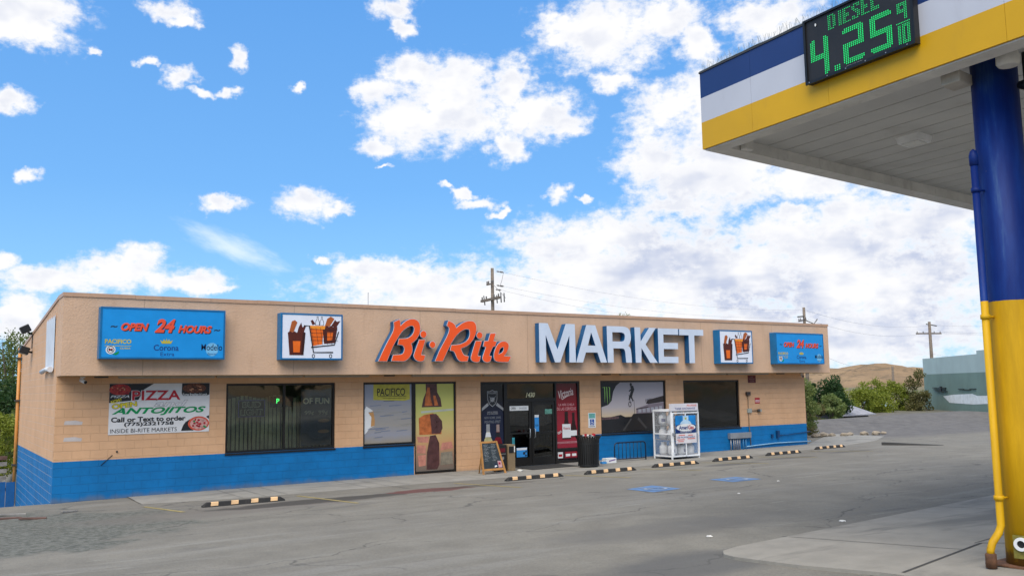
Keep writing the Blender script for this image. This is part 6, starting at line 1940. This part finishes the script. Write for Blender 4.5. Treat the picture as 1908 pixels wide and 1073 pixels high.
# ------------------------------------------------------------------ background: buildings
gb = thing('green_building', 'low grey blue and teal painted building standing across the side lot', 'building', (70, 19, 0))
A = Vector((75.0, 25.0, 0)); B = Vector((65.6, 13.6, 0)); dW = (B - A).normalized(); nW = Vector((dW.y, -dW.x, 0))
if nW.dot(Vector((-1, -.6, 0))) < 0: nW = -nW
LW = (B - A).length + 16
def gp(u, k, z): return A + dW * u + nW * k + Vector((0, 0, z))
def gbox(mb, u0, u1, k0, k1, z0, z1, m):
    mb.hexa([gp(u0, k1, z0), gp(u1, k1, z0), gp(u1, k0, z0), gp(u0, k0, z0), gp(u0, k1, z1), gp(u1, k1, z1), gp(u1, k0, z1), gp(u0, k0, z1)], m)
M_gb1 = mat('pale_bluegrey_paint', C(176, 190, 184, 1.1), .7, var=.06, scale=.6, dirt=.08)
M_gb2 = mat('teal_paint', C(122, 142, 130, 1.05), .7, var=.08, scale=.6, dirt=.12)
LW0 = (B - A).length - 2.4
mb = MB(); gbox(mb, 0, LW, -9, 0, -2, 3.3, M_gb2); obj('wall', mb, gb)
mb = MB(); gbox(mb, 0, LW0, -9, .0, 3.3, 4.75, M_gb1); gbox(mb, LW0, LW, -9, 0, 3.3, 5.02, M_gb1); obj('parapet', mb, gb)
mb = MB()
Fg = Frame(gp(0, 0, 0), dW, (0, 0, 1))
if Fg.n.dot(nW) < 0:
    Fg = Frame(gp(LW, 0, 0), -dW, (0, 0, 1)); gu = lambda u: LW - u
else:
    gu = lambda u: u
pts = [(gu(4.6), 1.35), (gu(7), 1.5), (gu(11), 1.6), (gu(LW0 - .4), 1.45), (gu(LW0 + 3), 1.5), (gu(LW0 + 3), .9), (gu(11), .75), (gu(6), .8)]
shape(mb, Fg, pts, .01, mat('offwhite_overpaint', C(226, 222, 214, 1.25), .8, dirt=.05)); obj('paint_patch', mb, gb)
mb = MB()
for (u, z, l) in ((2.4, 2.05, 4.2), (2.7, 1.9, 3.6), (3.2, 1.75, 3.4)):
    gbox(mb, u, u + l * .75, .02, .14, z, z + .05, M_black)
gbox(mb, 4.2, 4.5, .02, .14, 1.72, 2.2, M_black)
obj('wall_rack', mb, gb)
mb = MB()
for (u, z, l) in ((8.3, 1.95, 1.2), (9.4, 1.9, 1.4), (10.7, 1.97, 1.2)):
    gbox(mb, u, u + l, .02, .1, z, z + .05, M_black)
obj('wall_cable', mb, gb)

hs = thing('gable_house', 'small grey house with a shallow gable roof beyond the rough ground', 'house', (50.8, 16.3, -1.4))
mb = MB(); mb.box(48.6, 52.0, 14.9, 18.0, -2.2, .45, mat('grey_siding', C(96, 92, 90, .9), .8)); obj('wall', mb, hs)
mb = MB(); M_rf = mat('grey_shingle', C(150, 150, 156, .9), .85, var=.2, scale=3)
mb.hexa([(48.3, 14.5, .40), (52.3, 14.5, .40), (52.3, 16.45, .98), (48.3, 16.45, .98), (48.3, 14.5, .47), (52.3, 14.5, .47), (52.3, 16.45, 1.05), (48.3, 16.45, 1.05)], M_rf)
mb.hexa([(48.3, 16.452, .98), (52.3, 16.452, .98), (52.3, 18.4, .40), (48.3, 18.4, .40), (48.3, 16.452, 1.05), (52.3, 16.452, 1.05), (52.3, 18.4, .47), (48.3, 18.4, .47)], M_rf)
obj('roof', mb, hs)
mb = MB(); mb.face([(48.58, 14.9, .46), (48.58, 18.0, .46), (48.58, 16.45, .97)], mat('grey_siding', (.1, .1, .1))); obj('gable', mb, hs)
h2 = thing('white_house', 'white gabled house roof peeking above the bushes', 'house', (73, 29, -1.5))
mb = MB(); mb.box(71.9, 74.3, 28.2, 30.2, -1.8, .25, M_white); obj('wall', mb, h2)
M_pbr = mat('pale_blue_roof', C(190, 220, 236, .8), .6)
rf = MB()
rf.hexa([(71.6, 27.9, .2), (74.6, 27.9, .2), (74.6, 29.2, 1.0), (71.6, 29.2, 1.0), (71.6, 27.9, .28), (74.6, 27.9, .28), (74.6, 29.2, 1.08), (71.6, 29.2, 1.08)], M_pbr)
rf.hexa([(71.6, 29.202, 1.0), (74.6, 29.202, 1.0), (74.6, 30.5, .2), (71.6, 30.5, .2), (71.6, 29.202, 1.08), (74.6, 29.202, 1.08), (74.6, 30.5, .28), (71.6, 30.5, .28)], M_pbr)
obj('roof', rf, h2)
mb = MB(); mb.face([(71.89, 28.2, .26), (71.89, 30.2, .26), (71.89, 29.2, .98)], M_white); obj('gable', mb, h2)

# ------------------------------------------------------------------ trees and bushes
LEAF = {'olive': leaf_mat('leaf_olive', (.085, .115, .035), (.17, .20, .065)), 'dark': leaf_mat('leaf_dark', (.018, .045, .016), (.05, .095, .030)),
        'willow': leaf_mat('leaf_willow', (.11, .15, .05), (.21, .25, .09)), 'bright': leaf_mat('leaf_bright', (.13, .16, .02), (.27, .30, .05)), 'brown': leaf_mat('leaf_brown', (.085, .085, .035), (.17, .15, .06))}
M_bark = mat('bark', (.10, .075, .055), .9, var=.3, scale=8, bump=.01, bscale=20)


def crown(mb, blobs, n, size, m, rnd, shell=.5):
    k = mb.mi(m); vol = [b[3] * b[4] * b[5] for b in blobs]; tot = sum(vol)
    for b, v in zip(blobs, vol):
        for _ in range(max(6, int(n * (v / tot)))):
            while True:
                p = Vector((rnd.uniform(-1, 1), rnd.uniform(-1, 1), rnd.uniform(-1, 1)))
                if shell * rnd.random() < p.length < 1: break
            q = Vector((b[0] + p.x * b[3], b[1] + p.y * b[4], b[2] + p.z * b[5]))
            q += Vector((noise.noise(q * 1.3), noise.noise(q * 1.3 + Vector((7, 0, 0))), noise.noise(q * 1.3 + Vector((0, 9, 0))))) * min(b[3:6]) * .45
            d = Vector((rnd.gauss(0, 1), rnd.gauss(0, 1), rnd.gauss(0, .8))).normalized()
            u = d.orthogonal().normalized(); u = (Matrix.Rotation(rnd.uniform(0, 6.28), 3, d) @ u); v_ = d.cross(u)
            s = size * rnd.uniform(.55, 1.35)
            f = mb.bm.faces.new([mb.bm.verts.new(q + u * s), mb.bm.verts.new(q + v_ * s * .45), mb.bm.verts.new(q - u * s), mb.bm.verts.new(q - v_ * s * .45)])
            f.material_index = k


def tree(name, label, cat, base, height, blobs, n, size, leaf, seed, trunk_r=.15, group=None, limbs=5):
    rnd = random.Random(seed); bx, by, bz = base
    t = thing(name, label, cat, base, group=group)
    mb = MB()
    tp = Vector((bx + rnd.uniform(-.2, .2), by, bz + height * .55))
    mid_ = Vector((bx + rnd.uniform(-.15, .15), by + rnd.uniform(-.1, .1), bz + height * .3))
    mb.tube([(bx, by, bz - .1), mid_, tp], [trunk_r, trunk_r * .75, trunk_r * .45], M_bark, 10)
    for i in range(limbs):
        b = blobs[rnd.randrange(len(blobs))]
        e = Vector((b[0] + rnd.uniform(-.6, .6) * b[3], b[1] + rnd.uniform(-.6, .6) * b[4], b[2] + rnd.uniform(-.3, .7) * b[5]))
        s = mid_.lerp(tp, rnd.random()); m2 = s.lerp(e, .5) + Vector((0, 0, .1 * height * rnd.random()))
        mb.tube([s, m2, e], [trunk_r * .45, trunk_r * .25, trunk_r * .08], M_bark, 6)
    obj('trunk' if height > 2.2 else 'stems', mb, t)
    mb = MB(); crown(mb, blobs, n, size, LEAF[leaf], rnd); obj('crown' if height > 2.2 else 'foliage', mb, t, smooth='keep')
    return t


def auto_blobs(cx, cy, z0, z1, r, n, seed):
    rnd = random.Random(seed); out = []
    for i in range(n):
        a = rnd.uniform(0, 6.28); u = rnd.random() ** .6
        v = rnd.random()
        rr_ = r * (.35 + .65 * math.sin(math.pi * min(1, max(0, v * .85 + .12))))
        s = r * rnd.uniform(.28, .48)
        out.append((cx + u * rr_ * .75 * math.cos(a), cy + u * rr_ * .75 * math.sin(a), z0 + (z1 - z0) * (.1 + .85 * v), s, s, s * .75))
    return out


tree('shade_tree', 'loose olive leaved tree behind the left side of the shop', 'tree', (.9, 28, -1.1), 6.6, auto_blobs(.8, 28, 1.5, 5.6, 2.2, 20, 1), 3600, .085, 'olive', 1, .16, 'trees left of the shop', 9)
tree('shade_tree', 'darker tree filling the gap at the far left edge', 'tree', (.2, 32, -1.1), 6.0, auto_blobs(.2, 32, -.4, 4.6, 2.6, 20, 2), 5200, .10, 'olive', 2, .18, 'trees left of the shop', 7)
tree('shade_tree', 'dense dark green tree low behind the shop downpipe', 'tree', (.7, 24, -1.1), 4.2, auto_blobs(.5, 24, -.4, 3.2, 1.5, 16, 3), 4600, .085, 'dark', 3, .14, 'trees left of the shop', 4)
tree('green_bush', 'bright yellow green bush above the board fence at the left', 'bush', (-.2, 15.5, -1.1), 2.4, auto_blobs(-.3, 15.5, -.9, 1.9, 1.1, 16, 4), 5200, .06, 'bright', 4, .06, None, 4)
tree('green_bush', 'dark olive bush behind the bright bush at the left', 'bush', (.6, 19.5, -1.1), 2.4, auto_blobs(.5, 19.5, -.9, 2.0, 1.3, 14, 14), 3600, .07, 'olive', 14, .06, None, 4)
tree('roof_tree', 'tree top just showing above the middle of the shop roof', 'tree', (31.6, 16.2, 0), 7.0, [(31.3, 16.2, 6.4, .55, .5, .55), (32.1, 16.0, 6.25, .6, .5, .4), (30.9, 16.4, 6.0, .7, .6, .5), (31.8, 16.3, 5.4, 1.1, 1, .8)], 1500, .07, 'willow', 5, .16, None, 8)
# right side
tree('willow_bush', 'tall grey green willow bush at the right end of the shop', 'bush', (31.2, 3.6, .1), 3.0, auto_blobs(31.2, 3.8, .1, 2.75, 1.05, 20, 6), 6000, .055, 'willow', 6, .07, 'bushes right of the shop', 8)
tree('willow_bush', 'low dry olive bush beside the tall willow bush', 'bush', (33.4, 5.0, -.2), 1.7, auto_blobs(33.4, 5.2, -.4, 1.25, .95, 12, 7), 2800, .05, 'brown', 7, .05, 'bushes right of the shop', 6)
tree('conifer', 'dark green tree in front of the tan hill', 'tree', (48.9, 15.0, -1.4), 4.4, auto_blobs(48.7, 15.1, .5, 2.9, 1.5, 20, 8), 8200, .085, 'dark', 8, .16, 'dark trees before the hill', 5)
tree('conifer', 'smaller dark green tree touching the shop wall', 'tree', (46.9, 15.6, -1.4), 4.1, auto_blobs(46.9, 15.6, .5, 2.75, .9, 12, 9), 3000, .085, 'dark', 9, .14, 'dark trees before the hill', 4)
for i, (px, py, zt, r, lf, lb) in enumerate([(61.8, 24.4, 2.0, 1.8, 'bright', 'yellow green bush right of the dark tree'), (63.4, 23.4, 2.0, 1.6, 'bright', 'yellow green bush above the grey house ridge'), (65.0, 22.8, 1.7, 1.5, 'bright', 'low light green bush left of the pointed tree'), (68.4, 25.8, 3.0, 1.7, 'bright', 'pointed light green tree left of the distant pole'), (70.0, 24.6, 2.8, 1.7, 'bright', 'light green bush in front of the distant pole'), (66.6, 24.6, 1.7, 1.7, 'willow', 'grey green bush between the two light green trees'), (54.0, 18.6, 1.5, 1.6, 'bright', 'yellow green bush behind the grey house'), (43.8, 11.6, 1.9, 1.0, 'willow', 'pale willow bush left of the grey house'), (41.6, 11.6, 1.8, 1.0, 'brown', 'dry olive bush beside the shop corner'), (71.6, 24.3, 1.6, 1.5, 'willow', 'dull green bush left of the olive brown tree'), (70.0, 22.5, 3.6, 1.45, 'brown', 'olive brown tree against the left end of the green building')]):
    tree('leafy_tree', lb, 'tree', (px, py, -1.6), zt + 1.6, [(b[0], b[1], b[2], b[3] * .62, b[4] * .62, b[5] * .8) for b in auto_blobs(px, py, -1.0, zt, r * 1.1, 34, 20 + i)], 3800, .10, lf, 20 + i, .12, 'trees beyond the rough ground', 5)
# a few dark trees across the road behind the camera (seen in the glass)
for i, (x, y) in enumerate([(-22, -62), (4, -70), (30, -66), (58, -74)]):
    tree('leafy_tree', 'dark tree across the road behind the camera ' + ['far left', 'left', 'middle', 'right'][i], 'tree', (x, y, 1), 6.5, auto_blobs(x, y, 2.2, 7, 3.4, 14, 40 + i), 1400, .26, 'dark', 40 + i, .2, 'trees across the road', 4)
# rocks along the edge of the concrete
rr = random.Random(17)
for i in range(16):
    u = i / 15; x = 30.4 + (36.2 - 30.4) * u + rr.uniform(-.1, .1); y = 4.0 + (2.9 - 4.0) * u + rr.uniform(-.2, .2)
    obj('rock', rock(x, y, rr.uniform(.11, .22), i, mat('tan_rock', (.30, .25, .19), .9, var=.2, scale=4), .6), label='rough tan rock in the row along the concrete edge right of the shop', cat='rock', group='rocks edging the concrete')
# low broken kerb in the side lot
mb = MB(); mb.prism([(28.85, -4.35), (29.05, -4.35), (29.05, -1.9), (28.85, -1.9)], zg(29, -3) - .06, zg(29, -3) + .07, mat('dark_kerb', (.07, .068, .065), .9)); bmesh.ops.subdivide_edges(mb.bm, edges=mb.bm.edges, cuts=3)
obj('kerb', mb, kind='structure')

# ------------------------------------------------------------------ fences at the left
t = thing('rail_fence', 'weathered grey wooden rail fence beyond the left corner of the shop', 'fence', (-1.5, 11, -1))
M_grw = mat('grey_weathered_wood', (.24, .225, .205), .9, var=.3, scale=5)
M_brw = mat('brown_weathered_wood', (.13, .075, .06), .9, var=.3, scale=5)
for i, zz in enumerate((-.2, .03, .26, .46)):
    mb = MB(); mb.box(-4.5, -.25, 11.0, 11.05, zz, zz + .13, M_brw if i == 3 else M_grw); obj('rail', mb, t)
for x in (-.65, -2.6, -4.4):
    mb = MB(); mb.box(x, x + .11, 11.052, 11.15, -1.3, .58, M_grw if x < -1 else M_white); obj('post', mb, t)
t = thing('board_fence', 'low bright blue board fence joining the left side wall', 'fence', (-1.5, 10.3, -1.2))
for i in range(15):
    mb = MB(); x = -.30 - i * .27
    mb.box(x, x + .255, 10.28 + .01 * (i % 2), 10.31 + .01 * (i % 2), -1.35, -.22 + .02 * math.sin(i * 2.1), mat('fence_blue', C(16, 96, 160, .75), .7, var=.15, scale=3, dirt=.25)); obj('board', mb, t)
mb = MB(); mb.box(-4.4, -.06, 10.33, 10.38, -.5, -.4, M_brw); obj('rail', mb, t)
rr = random.Random(21)
for i, (x, y, a, l, m, lb) in enumerate([(-1.3, -2.0, .1, .9, M_brw, 'longest brown broken board on the gravel at the far left'), (-1.0, -1.1, -.1, .6, M_grw, 'grey broken board nearest the blue wall'), (-1.7, -.3, .2, .8, M_brw, 'brown broken board farthest back on the gravel'), (.1, -1.5, .4, .35, M_grw, 'short grey board end in front of the wall corner'), (-.7, -2.6, -.2, .5, M_brw, 'short brown board nearest the camera on the gravel')]):
    mb = MB(); mb.box(-l / 2, l / 2, -.06, .06, 0, .03, m, Matrix.Translation((x, y, zg(x, y) + .01)) @ Matrix.Rotation(a, 4, 'Z') @ Matrix.Rotation(.04, 4, 'Y'))
    obj('broken_board', mb, label=lb, cat='board', group='broken boards on the gravel')
